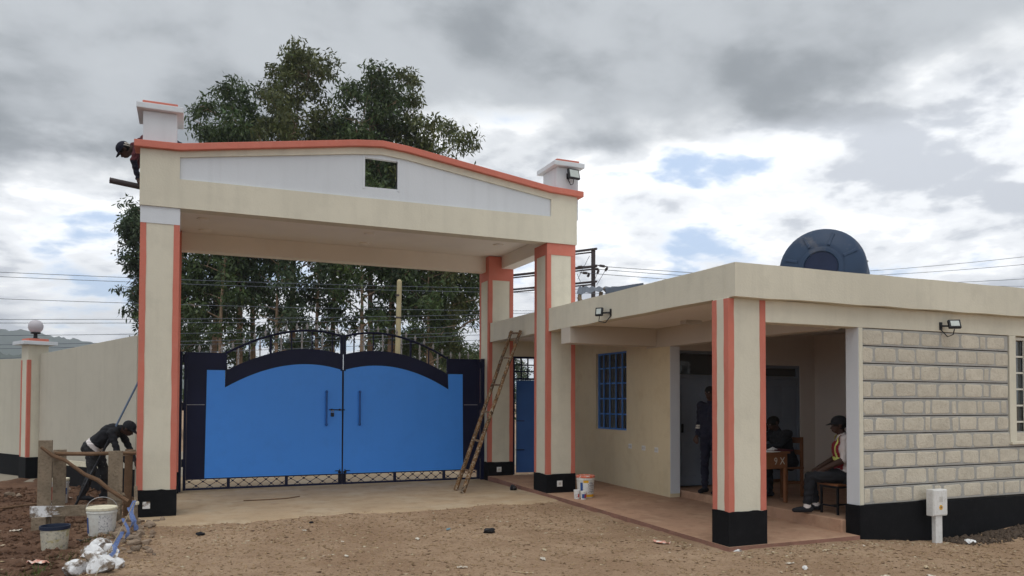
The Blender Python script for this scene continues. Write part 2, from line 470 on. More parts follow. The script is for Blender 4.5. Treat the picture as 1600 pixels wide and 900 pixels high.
def ground_material():
    m = bpy.data.materials.new('soil'); m.use_nodes = True
    N, L = m.node_tree.nodes, m.node_tree.links
    b = N['Principled BSDF']; b.inputs['Roughness'].default_value = 0.95; b.inputs['Specular IOR Level'].default_value = 0.15
    geo = N.new('ShaderNodeNewGeometry')
    def noise(s, d=6.0, ro=0.6):
        n = N.new('ShaderNodeTexNoise'); n.inputs['Scale'].default_value = s; n.inputs['Detail'].default_value = d; n.inputs['Roughness'].default_value = ro
        L.new(geo.outputs['Position'], n.inputs['Vector']); return n.outputs[0]
    def rng(v, a, b_, c, d):
        n = N.new('ShaderNodeMapRange')
        for i, k in enumerate((a, b_, c, d)): n.inputs[i + 1].default_value = k
        L.new(v, n.inputs[0]); return n.outputs[0]
    def mix(f, a, c):
        n = N.new('ShaderNodeMix'); n.data_type = 'RGBA'
        L.new(f, n.inputs[0])
        for i, s in ((6, a), (7, c)):
            if isinstance(s, tuple): n.inputs[i].default_value = (*s, 1)
            else: L.new(s, n.inputs[i])
        return n.outputs[2]
    tan = mix(rng(noise(0.8, 8.0, 0.65), 0.38, 0.62, 0, 1), s2l((158, 131, 106)), s2l((182, 156, 130)))
    tan = mix(rng(noise(24.0, 8.0, 0.7), 0.5, 0.68, 0, 0.75), tan, s2l((122, 98, 78)))
    tan = mix(rng(noise(55.0, 6.0, 0.7), 0.58, 0.66, 0, 0.7), tan, s2l((204, 186, 162)))
    red = mix(rng(noise(2.2), 0.35, 0.65, 0, 1), s2l((92, 68, 54)), s2l((122, 94, 76)))
    red = mix(rng(noise(26.0, 8.0, 0.7), 0.5, 0.7, 0, 0.7), red, s2l((70, 52, 42)))
    red = mix(rng(noise(60.0, 6.0, 0.7), 0.6, 0.67, 0, 0.6), red, s2l((160, 138, 116)))
    sx = N.new('ShaderNodeSeparateXYZ'); L.new(geo.outputs['Position'], sx.inputs[0])
    ad = N.new('ShaderNodeMath'); ad.operation = 'ADD'
    L.new(sx.outputs[0], ad.inputs[0]); L.new(rng(noise(1.1), 0.3, 0.7, -0.5, 0.5), ad.inputs[1])
    c = mix(rng(ad.outputs[0], -1.1, -0.45, 1, 0), tan, red)          # freshly dug red soil left of the gateway
    L.new(c, b.inputs['Base Color'])
    bp = N.new('ShaderNodeBump'); bp.inputs['Strength'].default_value = 1.0; bp.inputs['Distance'].default_value = 0.025
    a2 = N.new('ShaderNodeMath'); a2.operation = 'ADD'
    L.new(noise(38.0, 8.0, 0.75), a2.inputs[0]); L.new(noise(9.0, 5.0), a2.inputs[1])
    L.new(a2.outputs[0], bp.inputs['Height']); L.new(bp.outputs[0], b.inputs['Normal'])
    MATS['soil'] = m
ground_material()
# ------------------------------------------------------------------ ground
def gz(x, y):
    """height of the bare ground"""
    x = np.asarray(x, float); y = np.asarray(y, float)
    z = -0.009 * np.clip(11.0 - y, 0, 12)
    z = z - 0.10 * sst(7.4, 8.8, x) * (1 - sst(7.2, 9.0, y)) + 0.07 * sst(9.4, 10.6, x) * (1 - sst(7.2, 9.0, y)) * sst(5.8, 6.8, y)
    z = z + 0.05 * np.exp(-((x + 0.75) ** 2) / 0.10) * sst(12.0, 11.0, y) * sst(7.0, 8.5, y)          # ridge of rubble along the string line
    return z
def gzn(x, y):
    z = gz(x, y)
    amp = 0.55 + 0.9 * sst(-0.5, -1.3, x)
    return z + amp * (0.030 * (vnoise(x, y, 1.7) - 0.5) + 0.022 * (vnoise(x, y, 5.3) - 0.5) + 0.024 * (vnoise(x, y, 9.0) - 0.5))
def axis(lo, hi, step, far):
    a = list(np.arange(lo, hi + 1e-6, step))
    k = step
    l, r_ = [], []
    p = hi
    while p < far:
        k *= 1.35; p += k; r_.append(p)
    k = step; p = lo
    while p > -far:
        k *= 1.35; p -= k; l.append(p)
    return np.array(l[::-1] + a + r_)
gx = axis(-5.0, 12.0, 0.06, 4000); gy = axis(4.0, 15.0, 0.06, 4000)
GX, GY = np.meshgrid(gx, gy)
near = sst(60, 20, np.hypot(GX, GY))
GZ = gzn(GX, GY) * near
nx, ny = len(gx), len(gy)
V = np.stack([GX.ravel(), GY.ravel(), GZ.ravel()], 1)
i = np.arange(nx * ny).reshape(ny, nx)
F = np.stack([i[:-1, :-1].ravel(), i[:-1, 1:].ravel(), i[1:, 1:].ravel(), i[1:, :-1].ravel()], 1)
def np_mesh(name, V, F, mat, parent=None, smooth=False):
    me = bpy.data.meshes.new(name)
    V = np.asarray(V, np.float32); F = np.asarray(F, np.int32)
    o0 = world_org(parent)
    V = V - np.array(o0, np.float32)
    me.vertices.add(len(V)); me.vertices.foreach_set('co', V.ravel())
    k = F.shape[1]
    me.loops.add(F.size); me.loops.foreach_set('vertex_index', F.ravel())
    me.polygons.add(len(F)); me.polygons.foreach_set('loop_start', np.arange(0, F.size, k)); me.polygons.foreach_set('loop_total', np.full(len(F), k))
    me.materials.append(MATS[mat])
    me.update(calc_edges=True); me.validate()
    if smooth: me.polygons.foreach_set('use_smooth', [True] * len(F))
    o = bpy.data.objects.new(name, me); COL.objects.link(o)
    if parent: o.parent = parent
    ORG[o.name] = o0
    return o
ground = np_mesh('ground', V, F, 'soil', smooth=True)
tag(ground, 'bare brown earth in front of the gateway', kind='structure')

# concrete apron under the gateway: a thin sheet that dives under the soil along its ragged front edge
ax_ = np.arange(-0.95, 5.66, 0.06); ay_ = np.arange(10.0, 17.5, 0.06)
AX, AY = np.meshgrid(ax_, ay_)
front = 10.95 + 0.13 * np.clip(AX - 0.5, 0, 6) * 0.55 + 0.35 * (vnoise(AX, AX * 0 + 3, 1.1) - 0.5)
left_e = -0.75 + 0.1 * (vnoise(AY, AY * 0 + 9, 2.0) - 0.5)
AZ = 0.020 + 0.004 * (vnoise(AX, AY, 2.0) - 0.5) - 0.085 * sst(0.05, -0.5, AY - front) - 0.09 * sst(0.05, -0.15, AX - left_e)
ia = np.arange(AX.size).reshape(AX.shape)
AF = np.stack([ia[:-1, :-1].ravel(), ia[:-1, 1:].ravel(), ia[1:, 1:].ravel(), ia[1:, :-1].ravel()], 1)
apron = np_mesh('concrete_apron', np.stack([AX.ravel(), AY.ravel(), AZ.ravel()], 1), AF, 'concrete', smooth=True)
tag(apron, 'dusty concrete apron under the gateway canopy', kind='structure')
# gravel road outside the gate
material('road_gravel', s2l((150, 142, 128)), 0.95, 0.12, 0.6, 0.7, 30, stain=s2l((120, 108, 92)), stain_amt=0.6)
rd = MB().add([(-60, 17.6, 0.012), (70, 17.6, 0.012), (70, 26.0, 0.012), (-60, 26.0, 0.012)], [(0, 1, 2, 3)]).build('road', 'road_gravel')
tag(rd, 'pale gravel road outside the gate', kind='structure')

# ------------------------------------------------------------------ gateway canopy
gw = thing('gateway_canopy', 'tall cream gateway canopy with orange trim and gabled front over the blue gate', 'gateway', (2.75, 13.1, 0))
XL0, XL1, XM0, XM1 = -0.625, -0.135, 5.633, 6.160
YF, YFb, YG, YGb = 11.697, 12.20, 14.43, 14.95
ZC = 4.344
def column(parent, x0, x1, y0, y1, ztop, zband, top_mat, bw=0.072, bt=0.007, base_h=0.39, zg=-0.3, fin=True, label=None):
    """cream shaft with orange bands on its four corners, a band at the head and a black base"""
    c = bx('column', x0, x1, y0, y1, zg, ztop, 'cream_paint', parent)
    if label: c['label'] = label
    zb = base_h
    for (cx, sx) in ((x0, 1), (x1, -1)):
        for (cy_, sy) in ((y0, 1), (y1, -1)):
            m = MB()
            ox, oy = cx - sx * bt, cy_ - sy * bt
            poly = [(ox, oy), (cx + sx * bw, oy), (cx + sx * bw, cy_ + sy * 0.003), (cx + sx * 0.003, cy_ + sy * 0.003), (cx + sx * 0.003, cy_ + sy * bw), (ox, cy_ + sy * bw)]
            n, sg_ = 6, 16
            rb = random.Random(int(cx * 1000 + cy_ * 77))
            vs, fs = [], []
            for k in range(sg_ + 1):
                z = zb + (zband - zb) * k / sg_
                w1, w2 = bw + rb.uniform(-0.0045, 0.0045), bw + rb.uniform(-0.0045, 0.0045)
                pp = [(ox, oy), (cx + sx * w1, oy), (cx + sx * w1, cy_ + sy * 0.003), (cx + sx * 0.003, cy_ + sy * 0.003), (cx + sx * 0.003, cy_ + sy * w2), (ox, cy_ + sy * w2)]
                vs += [(a, b, z) for a, b in pp]
            fs = [tuple(range(n)), tuple(sg_ * n + i_ for i_ in range(n))]
            for k in range(sg_):
                fs += [(k * n + i_, k * n + (i_ + 1) % n, (k + 1) * n + (i_ + 1) % n, (k + 1) * n + i_) for i_ in range(n)]
            m.add(vs, fs).build('corner_band', 'orange_paint', c)
    if ztop > zband + 0.02:
        bx('head_band', x0 - bt - 0.002, x1 + bt + 0.002, y0 - bt - 0.002, y1 + bt + 0.002, zband, ztop - 0.001, top_mat, c, 0.003)
    # black base, its painted upper edge a little uneven
    m = MB()
    rr = random.Random(int(x0 * 100 + y0 * 7))
    o = 0.012
    ring = []
    for (ax0, ay0, ax1, ay1) in ((x0 - o, y0 - o, x1 + o, y0 - o), (x1 + o, y0 - o, x1 + o, y1 + o), (x1 + o, y1 + o, x0 - o, y1 + o), (x0 - o, y1 + o, x0 - o, y0 - o)):
        for k in range(8):
            t = k / 8
            ring.append((ax0 + (ax1 - ax0) * t, ay0 + (ay1 - ay0) * t))
    n = len(ring)
    vs = [(a, b, zg) for a, b in ring] + [(a, b, zb + rr.uniform(-0.008, 0.010)) for a, b in ring]
    fs = [(k, (k + 1) % n, n + (k + 1) % n, n + k) for k in range(n)] + [tuple(range(n, 2 * n)), tuple(range(n))]
    m.add(vs, fs).build('column_base', 'black_paint', c)
    return c
column(gw, XL0, XL1, YF, YFb, ZC, 4.105, 'white_paint')
column(gw, XM0, XM1, YF, YFb, ZC, 4.145, 'orange_paint')
column(gw, XM0, XM1, YG, YGb, 4.59, 4.10, 'orange_paint')
column(gw, XL0, XL1, YG, YGb, 4.59, 4.10, 'orange_paint')
# front gable beam with a sunken white panel and a square opening
XA, XE = -0.645, 6.185
YP0, YP1 = YF - 0.03, YF + 0.22
prof = [(XA, 5.135), (-0.13, 5.150), (2.35, 5.545), (2.75, 5.585), (3.15, 5.555), (5.66, 5.200), (XE, 5.175)]
def zprof(x):
    for (a, za), (b, zb) in zip(prof, prof[1:]):
        if a <= x <= b: return za + (zb - za) * (x - a) / (b - a)
    return prof[-1][1]
wx0, wx1, wz0, wz1 = 2.490, 3.005, 4.955, 5.415
RX0, RX1 = -0.138, 5.690
def pbot(x): return 4.755 + (4.795 - 4.755) * (x - RX0) / (RX1 - RX0)
def ptop(x): return zprof(x) - 0.105 if x > 0.2 else zprof(x) - 0.085
m = MB()   # cream frame: pieces round the recess
m.prism_y([(XA, ZC), (RX0, ZC), (RX0, zprof(RX0)), (XA, zprof(XA))], YP0, YP1)
m.prism_y([(RX1, ZC), (XE, ZC), (XE, zprof(XE)), (RX1, zprof(RX1))], YP0, YP1)
m.prism_y([(RX0, ZC), (RX1, ZC), (RX1, pbot(RX1)), (RX0, pbot(RX0))], YP0, YP1)
xs_t = [RX0, 0.2, 2.35, 2.75, 3.15, RX1]
m.prism_y([(x, ptop(x)) for x in xs_t] + [(x, zprof(x)) for x in reversed(xs_t)], YP0, YP1)
m.build('front_beam', 'cream_paint', gw)
m = MB()   # white sunken panel, three pieces round the opening plus over and under it
YR0 = YP0 + 0.028
def panel_piece(xs, lo, hi): m.prism_y([(x, lo(x)) for x in xs] + [(x, hi(x)) for x in reversed(xs)], YR0, YR0 + 0.07)
panel_piece([RX0, 0.2, 2.35, wx0], pbot, ptop)
panel_piece([wx1, 3.15, RX1], pbot, ptop)
panel_piece([wx0, wx1], pbot, lambda x: wz0 + 0.012 * (x - wx0) / 0.5)
panel_piece([wx0, 2.75, wx1], lambda x: wz1 - 0.01 * (x - wx0), ptop)
m.build('gable_panel', 'white_paint', gw)
# slim white reveal round the opening
for a, b, c_, d in ((wx0 - 0.035, wx0, wz0 - 0.03, wz1 + 0.03), (wx1, wx1 + 0.035, wz0 - 0.02, wz1 + 0.02)):
    MB().box(a, b, YR0 - 0.008, YR0 + 0.075, c_, d).build('opening_reveal', 'white_paint', gw)
# orange coping along the gable
cp = [(XA - 0.075, 0)] + [(x, 0) for x, _ in prof[1:-1]] + [(XE + 0.10, 0)]
cpz = [(x, (zprof(min(max(x, XA), XE)))) for x, _ in cp]
m = MB().prism_y([(x, z) for x, z in cpz] + [(x, z + 0.098) for x, z in reversed(cpz)], YP0 - 0.07, YP1 + 0.05)
m.build('coping', 'orange_paint', gw, bevel=0.008)
# side and rear beams, slab
bx('side_beam', 5.905, 6.172, YP1, 15.02, 4.35, 5.0, 'soffit_paint', gw)
bx('side_beam', XA + 0.013, XA + 0.27, YP1, 15.02, 4.35, 5.0, 'cream_paint', gw)
bx('rear_beam', XA + 0.272, 5.903, 14.60, 14.85, 4.285, 5.0, 'soffit_paint', gw)
bx('roof_slab', XA + 0.271, 5.904, YP1, 14.599, 4.60, 4.78, 'soffit_paint', gw)
bx('rear_beam', XA - 0.02, 6.20, 15.021, 15.1, 4.36, 4.98, 'cream_paint', gw)
for (x, y) in ((0.206, 13.384), (0.244, 14.25), (2.936, 13.381), (3.041, 14.24), (5.40, 13.348)):
    m = MB().lathe(((0.09, 4.575), (0.10, 4.58), (0.105, 4.599)), 20, Matrix.Translation((x, y, 0)))
    m.build('ceiling_light', 'soffit_paint', gw, smooth=True)
# piers on the two ends
for (x0, x1) in ((-0.62, -0.185), (5.835, 6.255)):
    p = bx('roof_pier', x0, x1, YF + 0.055, YF + 0.60, 4.8, 5.70, 'white_paint', gw, 0.008)
    bx('pier_cap', x0 - 0.082, x1 + 0.085, YF - 0.03, YF + 0.70, 5.701, 5.785, 'white_paint', p, 0.01)
    bx('pier_top', x0 - 0.01, x1 + 0.01, YF + 0.03, YF + 0.62, 5.786, 5.835, 'orange_paint', p, 0.008)

# ------------------------------------------------------------------ guard house
gh = thing('guard_house', 'single-storey cream guard house with flat roof, open corner porch and stone-faced front', 'building', (8.0, 10.0, 0))
XB, YB, YBf = 5.655, 6.984, 6.877
Z0, Z1 = 2.830, 3.215
XEND, YEND = 14.5, 15.0
# slab floor of porch: slopes gently out
def slabz(y): return 0.005 + 0.0150 * (y - 6.98)
m = MB()
px0, px1, py0, py1 = 5.615, 7.60, 6.955, 14.40
vs = []
segs = 14
for k in range(segs + 1):
    y = py0 + (py1 - py0) * k / segs
    vs += [(px0, y, -0.4), (px1, y, -0.4), (px1, y, slabz(y)), (px0 + 0.006 * math.sin(k * 2.1), y, slabz(y))]
fs = [(0, 1, 2, 3), tuple(4 * segs + i for i in (3, 2, 1, 0))]
for k in range(segs):
    a, b = 4 * k, 4 * k + 4
    for i in range(4):
        j = (i + 1) % 4
        fs.append((a + i, b + i, b + j, a + j))
mm = []
for f_ in fs:
    mm.append(1)
m.add(vs, fs, 1)
for idx, f_ in enumerate(m.f):
    zs = [m.v[i][2] for i in f_]
    if min(zs) > -0.1: m.m[idx] = 0
m.build('porch_slab', ['porch_floor', 'kerb_red'], gh)
bx('room_step', 7.55, 10.8, 7.19, 10.9, -0.2, 0.17, 'porch_floor', gh, 0.015)
# roof: fascia ring and slab, hand-floated so the arrises wander a little
def wavy(name, x0, x1, y0, y1, z0, z1, mat, parent, along, amp_z=0.008, amp_n=0.004, step=0.35, seed=1):
    q = random.Random(seed)
    lo, hi = (x0, x1) if along == 'X' else (y0, y1)
    ns = max(2, int((hi - lo) / step))
    vs, fs = [], []
    for k in range(ns + 1):
        t = lo + (hi - lo) * k / ns
        e = 0 if k in (0, ns) else 1
        dn = q.uniform(-amp_n, amp_n) * e; db = q.uniform(-amp_z, amp_z) * e; dt = q.uniform(-amp_z, amp_z) * 0.6 * e
        if along == 'X': vs += [(t, y0 + dn, z0 + db), (t, y1, z0 + db), (t, y1, z1 + dt), (t, y0 + dn, z1 + dt)]
        else: vs += [(x0 + dn, t, z0 + db), (x1, t, z0 + db), (x1, t, z1 + dt), (x0 + dn, t, z1 + dt)]
    for k in range(ns):
        a = 4 * k; b = a + 4
        fs += [(a + i_, a + (i_ + 1) % 4, b + (i_ + 1) % 4, b + i_) for i_ in range(4)]
    fs += [(3, 2, 1, 0), tuple(4 * ns + i_ for i_ in range(4))]
    o = MB().add(vs, fs).build(name, mat, parent, smooth=True)
    return o
wavy('fascia', XB, XB + 0.19, YBf + 0.19, 14.42, Z0, Z1, 'cream_paint', gh, 'Y', 0.007, 0.003, 0.4, 3)
wavy('fascia', XB, XEND, YBf, YBf + 0.188, Z0, Z1, 'cream_paint', gh, 'X', 0.008, 0.004, 0.45, 4)
bx('roof_slab', XB + 0.191, XEND, YBf + 0.19, YEND, 2.87, 3.19, 'soffit_paint', gh)
# front beam under the fascia and the dropped beams of the porch
bx('beam', XB + 0.002, XEND, YB + 0.001, YB + 0.20, 2.565, Z0 - 0.001, 'cream_paint', gh)
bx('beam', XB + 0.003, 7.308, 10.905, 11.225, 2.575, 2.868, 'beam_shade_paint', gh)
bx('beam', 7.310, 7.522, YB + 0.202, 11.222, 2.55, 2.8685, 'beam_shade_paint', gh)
column(gh, 5.643, 6.165, YB, 7.261, Z0 - 0.002, Z0 - 0.012, 'orange_paint', label='corner column at the open end of the porch')
# window wall along the porch
WX, WT = 7.33, 0.19
wy0, wy1, wz_0, wz_1 = 11.905, 13.035, 1.105, 2.555
m = MB()
m.box(WX, WX + WT, 10.552, wy0, -0.2, 2.869)
m.box(WX, WX + WT, wy1, 14.41, -0.2, 2.869)
m.box(WX, WX + WT, wy0, wy1, -0.2, wz_0)
m.box(WX, WX + WT, wy0, wy1, wz_1, 2.869)
m.build('porch_wall', 'porch_warm_cream', gh)
bx('wall_end', WX + 0.002, WX + WT - 0.002, 10.545, 10.5515, 0.12, 2.55, 'white_paint', gh, 0)
# blue barred window
w = MB().box(WX + 0.05, WX + 0.085, wy0, wy0 + 0.03, wz_0, wz_1).box(WX + 0.05, WX + 0.085, wy1 - 0.03, wy1, wz_0, wz_1).box(WX + 0.05, WX + 0.085, wy0 + 0.03, wy1 - 0.03, wz_0, wz_0 + 0.03).box(WX + 0.05, WX + 0.085, wy0 + 0.03, wy1 - 0.03, wz_1 - 0.03, wz_1).build('window', 'bar_blue', gh)
w['label'] = 'blue steel window with a grid of bars'
for k in range(1, 5):
    y = wy0 + (wy1 - wy0) * k / 5
    bx('window_bar', WX + 0.04, WX + 0.06, y - 0.011, y + 0.011, wz_0 + 0.031, wz_1 - 0.031, 'bar_blue', w, 0)
for k in range(1, 5):
    z = wz_0 + (wz_1 - wz_0) * k / 5
    bx('window_bar', WX + 0.0605, WX + 0.078, wy0 + 0.031, wy1 - 0.031, z - 0.013, z + 0.013, 'bar_blue', w, 0)
for k in range(5):
    for j in range(5):
        ya = wy0 + (wy1 - wy0) * k / 5 + 0.014; yb = wy0 + (wy1 - wy0) * (k + 1) / 5 - 0.014
        za = wz_0 + (wz_1 - wz_0) * j / 5 + 0.014; zb = wz_0 + (wz_1 - wz_0) * (j + 1) / 5 - 0.014
        bx('pane', WX + 0.0865, WX + 0.090, ya, yb, za, zb, 'window_glass', w, 0)
# wall with the wicket door, rear and side walls, partition walls
m = MB().box(7.16, WX, 14.45, 14.64, -0.2, 2.869).box(6.162, 7.16, 14.45, 14.64, 2.56, 2.869).build('wicket_wall', 'cream_paint', gh)
m = MB().box(WX + WT, 7.74, 10.90, 11.05, 0.0, 2.869).box(7.74, 8.68, 10.90, 11.05, 2.52, 2.869).box(8.68, 9.60, 10.90, 11.05, 0.0, 2.869).box(9.60, 10.46, 10.90, 11.05, 2.30, 2.869).box(10.46, 10.8, 10.90, 11.05, 0.0, 2.869)
m.build('room_wall', 'interior_paint', gh)
bx('room_wall', 10.8, 10.98, 7.185, 11.05, 0.0, 2.869, 'interior_paint', gh)
bx('rear_wall', 7.52, XEND, 14.64, 14.83, -0.2, 2.869, 'cream_paint', gh)
bx('side_wall', XEND - 0.19, XEND - 0.001, 7.19, 14.64, -0.2, 2.869, 'cream_paint', gh)
# inner doors of the room
def inner_door(x0, x1, ztop, label, handle_x):
    d = MB().box(x0, x0 + 0.05, 10.93, 11.02, 0.17, ztop).box(x1 - 0.05, x1, 10.93, 11.02, 0.17, ztop).box(x0 + 0.05, x1 - 0.05, 10.93, 11.02, ztop - 0.05, ztop).box(x0 + 0.05, x1 - 0.05, 10.93, 11.02, 2.05, 2.10).build('door', 'dark_door', gh)
    d['label'] = label
    xm = (x0 + x1) / 2
    bx('door_leaf', x0 + 0.052, x1 - 0.052, 10.955, 10.995, 0.18, 2.048, 'dark_door', d)
    for a, b in ((x0 + 0.09, xm - 0.03), (xm + 0.03, x1 - 0.09)):
        for za, zb in ((0.35, 0.95), (1.12, 1.92)):
            bx('door_panel', a, b, 10.946, 10.956, za, zb, 'dark_door', d)
        bx('pane', a - 0.03, b + 0.03, 10.97, 10.98, 2.105, ztop - 0.055, 'window_glass', d, 0)
    bx('door_handle', handle_x - 0.02, handle_x + 0.02, 10.925, 10.945, 1.1, 1.25, 'steel_dark', d)
inner_door(7.74, 8.68, 2.52, 'dark grey door at the back of the porch room, beside the window wall', 7.85)
inner_door(9.60, 10.46, 2.30, 'dark grey door at the back of the porch room, near its corner', 9.70)
bx('light_fitting', 6.90, 7.18, 9.50, 9.66, 2.815, 2.869, 'plastic_grey', gh)
bx('light_fitting', 6.35, 6.55, 11.6, 11.72, 2.825, 2.869, 'plastic_grey', gh)

# stone-faced front wall
BX0, BX1 = 7.705, 10.430
ZK, ZT = 0.366, 2.562
m = MB()
m.box(7.64, 10.43, YB + 0.020, YB + 0.198, -0.5, 2.564)
m.box(10.43, 12.0, YB + 0.020, YB + 0.198, -0.5, 1.075)
m.box(12.0, XEND, YB + 0.020, YB + 0.198, -0.5, 2.564)
front = m.build('front_wall', 'groove', gh)
front['label'] = 'stone-faced front wall with keyed courses'
bx('wall_end', 7.634, 7.6395, YB + 0.004, YB + 0.199, 0.367, 2.564, 'white_paint', gh, 0)
bx('wall_margin', 7.64, BX0 - 0.002, YB - 0.004, YB + 0.019, 0.367, 2.564, 'cream_paint', gh)
# black plinth of the front wall with an uneven top edge and one notch left for the meter box
m = MB()
pts = []
rr = random.Random(5)
x = 7.622
while x < XEND:
    pts.append((x, ZK + rr.uniform(-0.006, 0.008) - 0.006 * (x - 7.6) + (0.02 if 8.6 < x < 9.0 else 0)))
    x += 0.12
poly = [(7.622, -0.5)] + [(XEND, -0.5)] + [(a, b) for a, b in reversed(pts)]
n = len(poly)
m.prism_y(poly, YB - 0.016, YB + 0.019)
m.build('plinth', 'black_paint', gh)
bx('plinth', 7.618, 7.6335, YB - 0.012, YB + 0.21, -0.2, 0.366, 'black_paint', gh, 0)
rs = random.Random(42)
nc = 10
ch = (ZT - ZK) / nc
def stone_mesh(w, h, seed):
    """rough-dressed block: pillow face with knocked-off corners"""
    r = random.Random(seed)
    j = lambda a: r.uniform(-a, a)
    c = min(w, h) * 0.16
    out = [(-w / 2 + c * r.uniform(.4, 1.3), -h / 2), (w / 2 - c * r.uniform(.4, 1.3), -h / 2), (w / 2, -h / 2 + c * r.uniform(.4, 1.3)), (w / 2, h / 2 - c * r.uniform(.4, 1.3)),
           (w / 2 - c * r.uniform(.4, 1.3), h / 2), (-w / 2 + c * r.uniform(.4, 1.3), h / 2), (-w / 2, h / 2 - c * r.uniform(.4, 1.3)), (-w / 2, -h / 2 + c * r.uniform(.4, 1.3))]
    out = [(a + j(.007), b + j(.007)) for a, b in out]
    vs = [(a, 0.016, b) for a, b in out] + [(a * 0.985, -0.001 + j(.002), b * 0.975) for a, b in out] + [(a * 0.93, -0.006 + j(.003), b * 0.88) for a, b in out] + [(0, -0.009 + j(.003), 0)]
    fs = []
    for ring in (0, 8):
        for k in range(8):
            fs.append((ring + k, ring + (k + 1) % 8, ring + 8 + (k + 1) % 8, ring + 8 + k))
    for k in range(8): fs.append((16 + k, 16 + (k + 1) % 8, 24))
    return vs, fs
for c in range(nc):
    z0 = ZK + c * ch
    x_end = BX1 if c >= 4 else XEND - 0.3
    yj = rs.uniform(-0.002, 0.002)
    bx('mortar_course', BX0 + 0.004, x_end - 0.004, YB + 0.008 + yj, YB + 0.0195, z0 + 0.006, z0 + ch - 0.006, 'mortar', front, 0.004)
    x = BX0 + 0.012
    prev_small = True
    first = True
    while x < min(x_end, 12.2) - 0.07:
        if first and c % 2 == 0: w_ = rs.uniform(0.10, 0.16)
        elif (not prev_small) and rs.random() < 0.30: w_ = rs.uniform(0.075, 0.12)
        else: w_ = rs.uniform(0.29, 0.37)
        prev_small = w_ < 0.2
        first = False
        w_ = min(w_, x_end - 0.012 - x)
        if w_ < 0.06: break
        h_ = ch - rs.uniform(0.040, 0.062)
        vs, fs = stone_mesh(w_, h_, rs.random())
        cxs, czs = x + w_ / 2, z0 + ch / 2 + rs.uniform(-0.005, 0.005)
        MB().add([(a + cxs, b * 0.5 + YB + 0.0065 + yj, d + czs) for a, b, d in vs], fs).build('stone_block', 'stone', front)
        x += w_ + rs.uniform(0.022, 0.05)
# window at the right end of the front
bx('window_margin', 10.44, 10.575, YB - 0.006, YB + 0.10, 1.10, 2.564, 'cream_paint', gh)
bx('window_sill', 10.44, 12.05, YB - 0.030, YB + 0.12, 1.06, 1.10, 'cream_paint', gh)
w = MB().box(10.58, 10.62, YB + 0.05, YB + 0.09, 1.101, 2.55).box(10.62, 11.95, YB + 0.05, YB + 0.09, 1.101, 1.14).box(10.62, 11.95, YB + 0.05, YB + 0.09, 2.51, 2.55).box(11.95, 11.99, YB + 0.05, YB + 0.09, 1.101, 2.55).build('window', 'frame_white', gh)
w['label'] = 'white framed window at the right end of the stone front'
for k in range(1, 6):
    x = 10.62 + 1.33 * k / 6
    bx('window_bar', x - 0.013, x + 0.013, YB + 0.045, YB + 0.07, 1.141, 2.509, 'frame_white', w, 0)
for k in range(1, 6):
    z = 1.14 + 1.37 * k / 6
    bx('window_bar', 10.621, 11.949, YB + 0.071, YB + 0.085, z - 0.012, z + 0.012, 'frame_white', w, 0)
for k in range(6):
    for j in range(6):
        bx('pane', 10.62 + 1.33 * k / 6 + 0.014, 10.62 + 1.33 * (k + 1) / 6 - 0.014, YB + 0.092, YB + 0.096, 1.14 + 1.37 * j / 6 + 0.013, 1.14 + 1.37 * (j + 1) / 6 - 0.013, 'window_glass', w, 0)

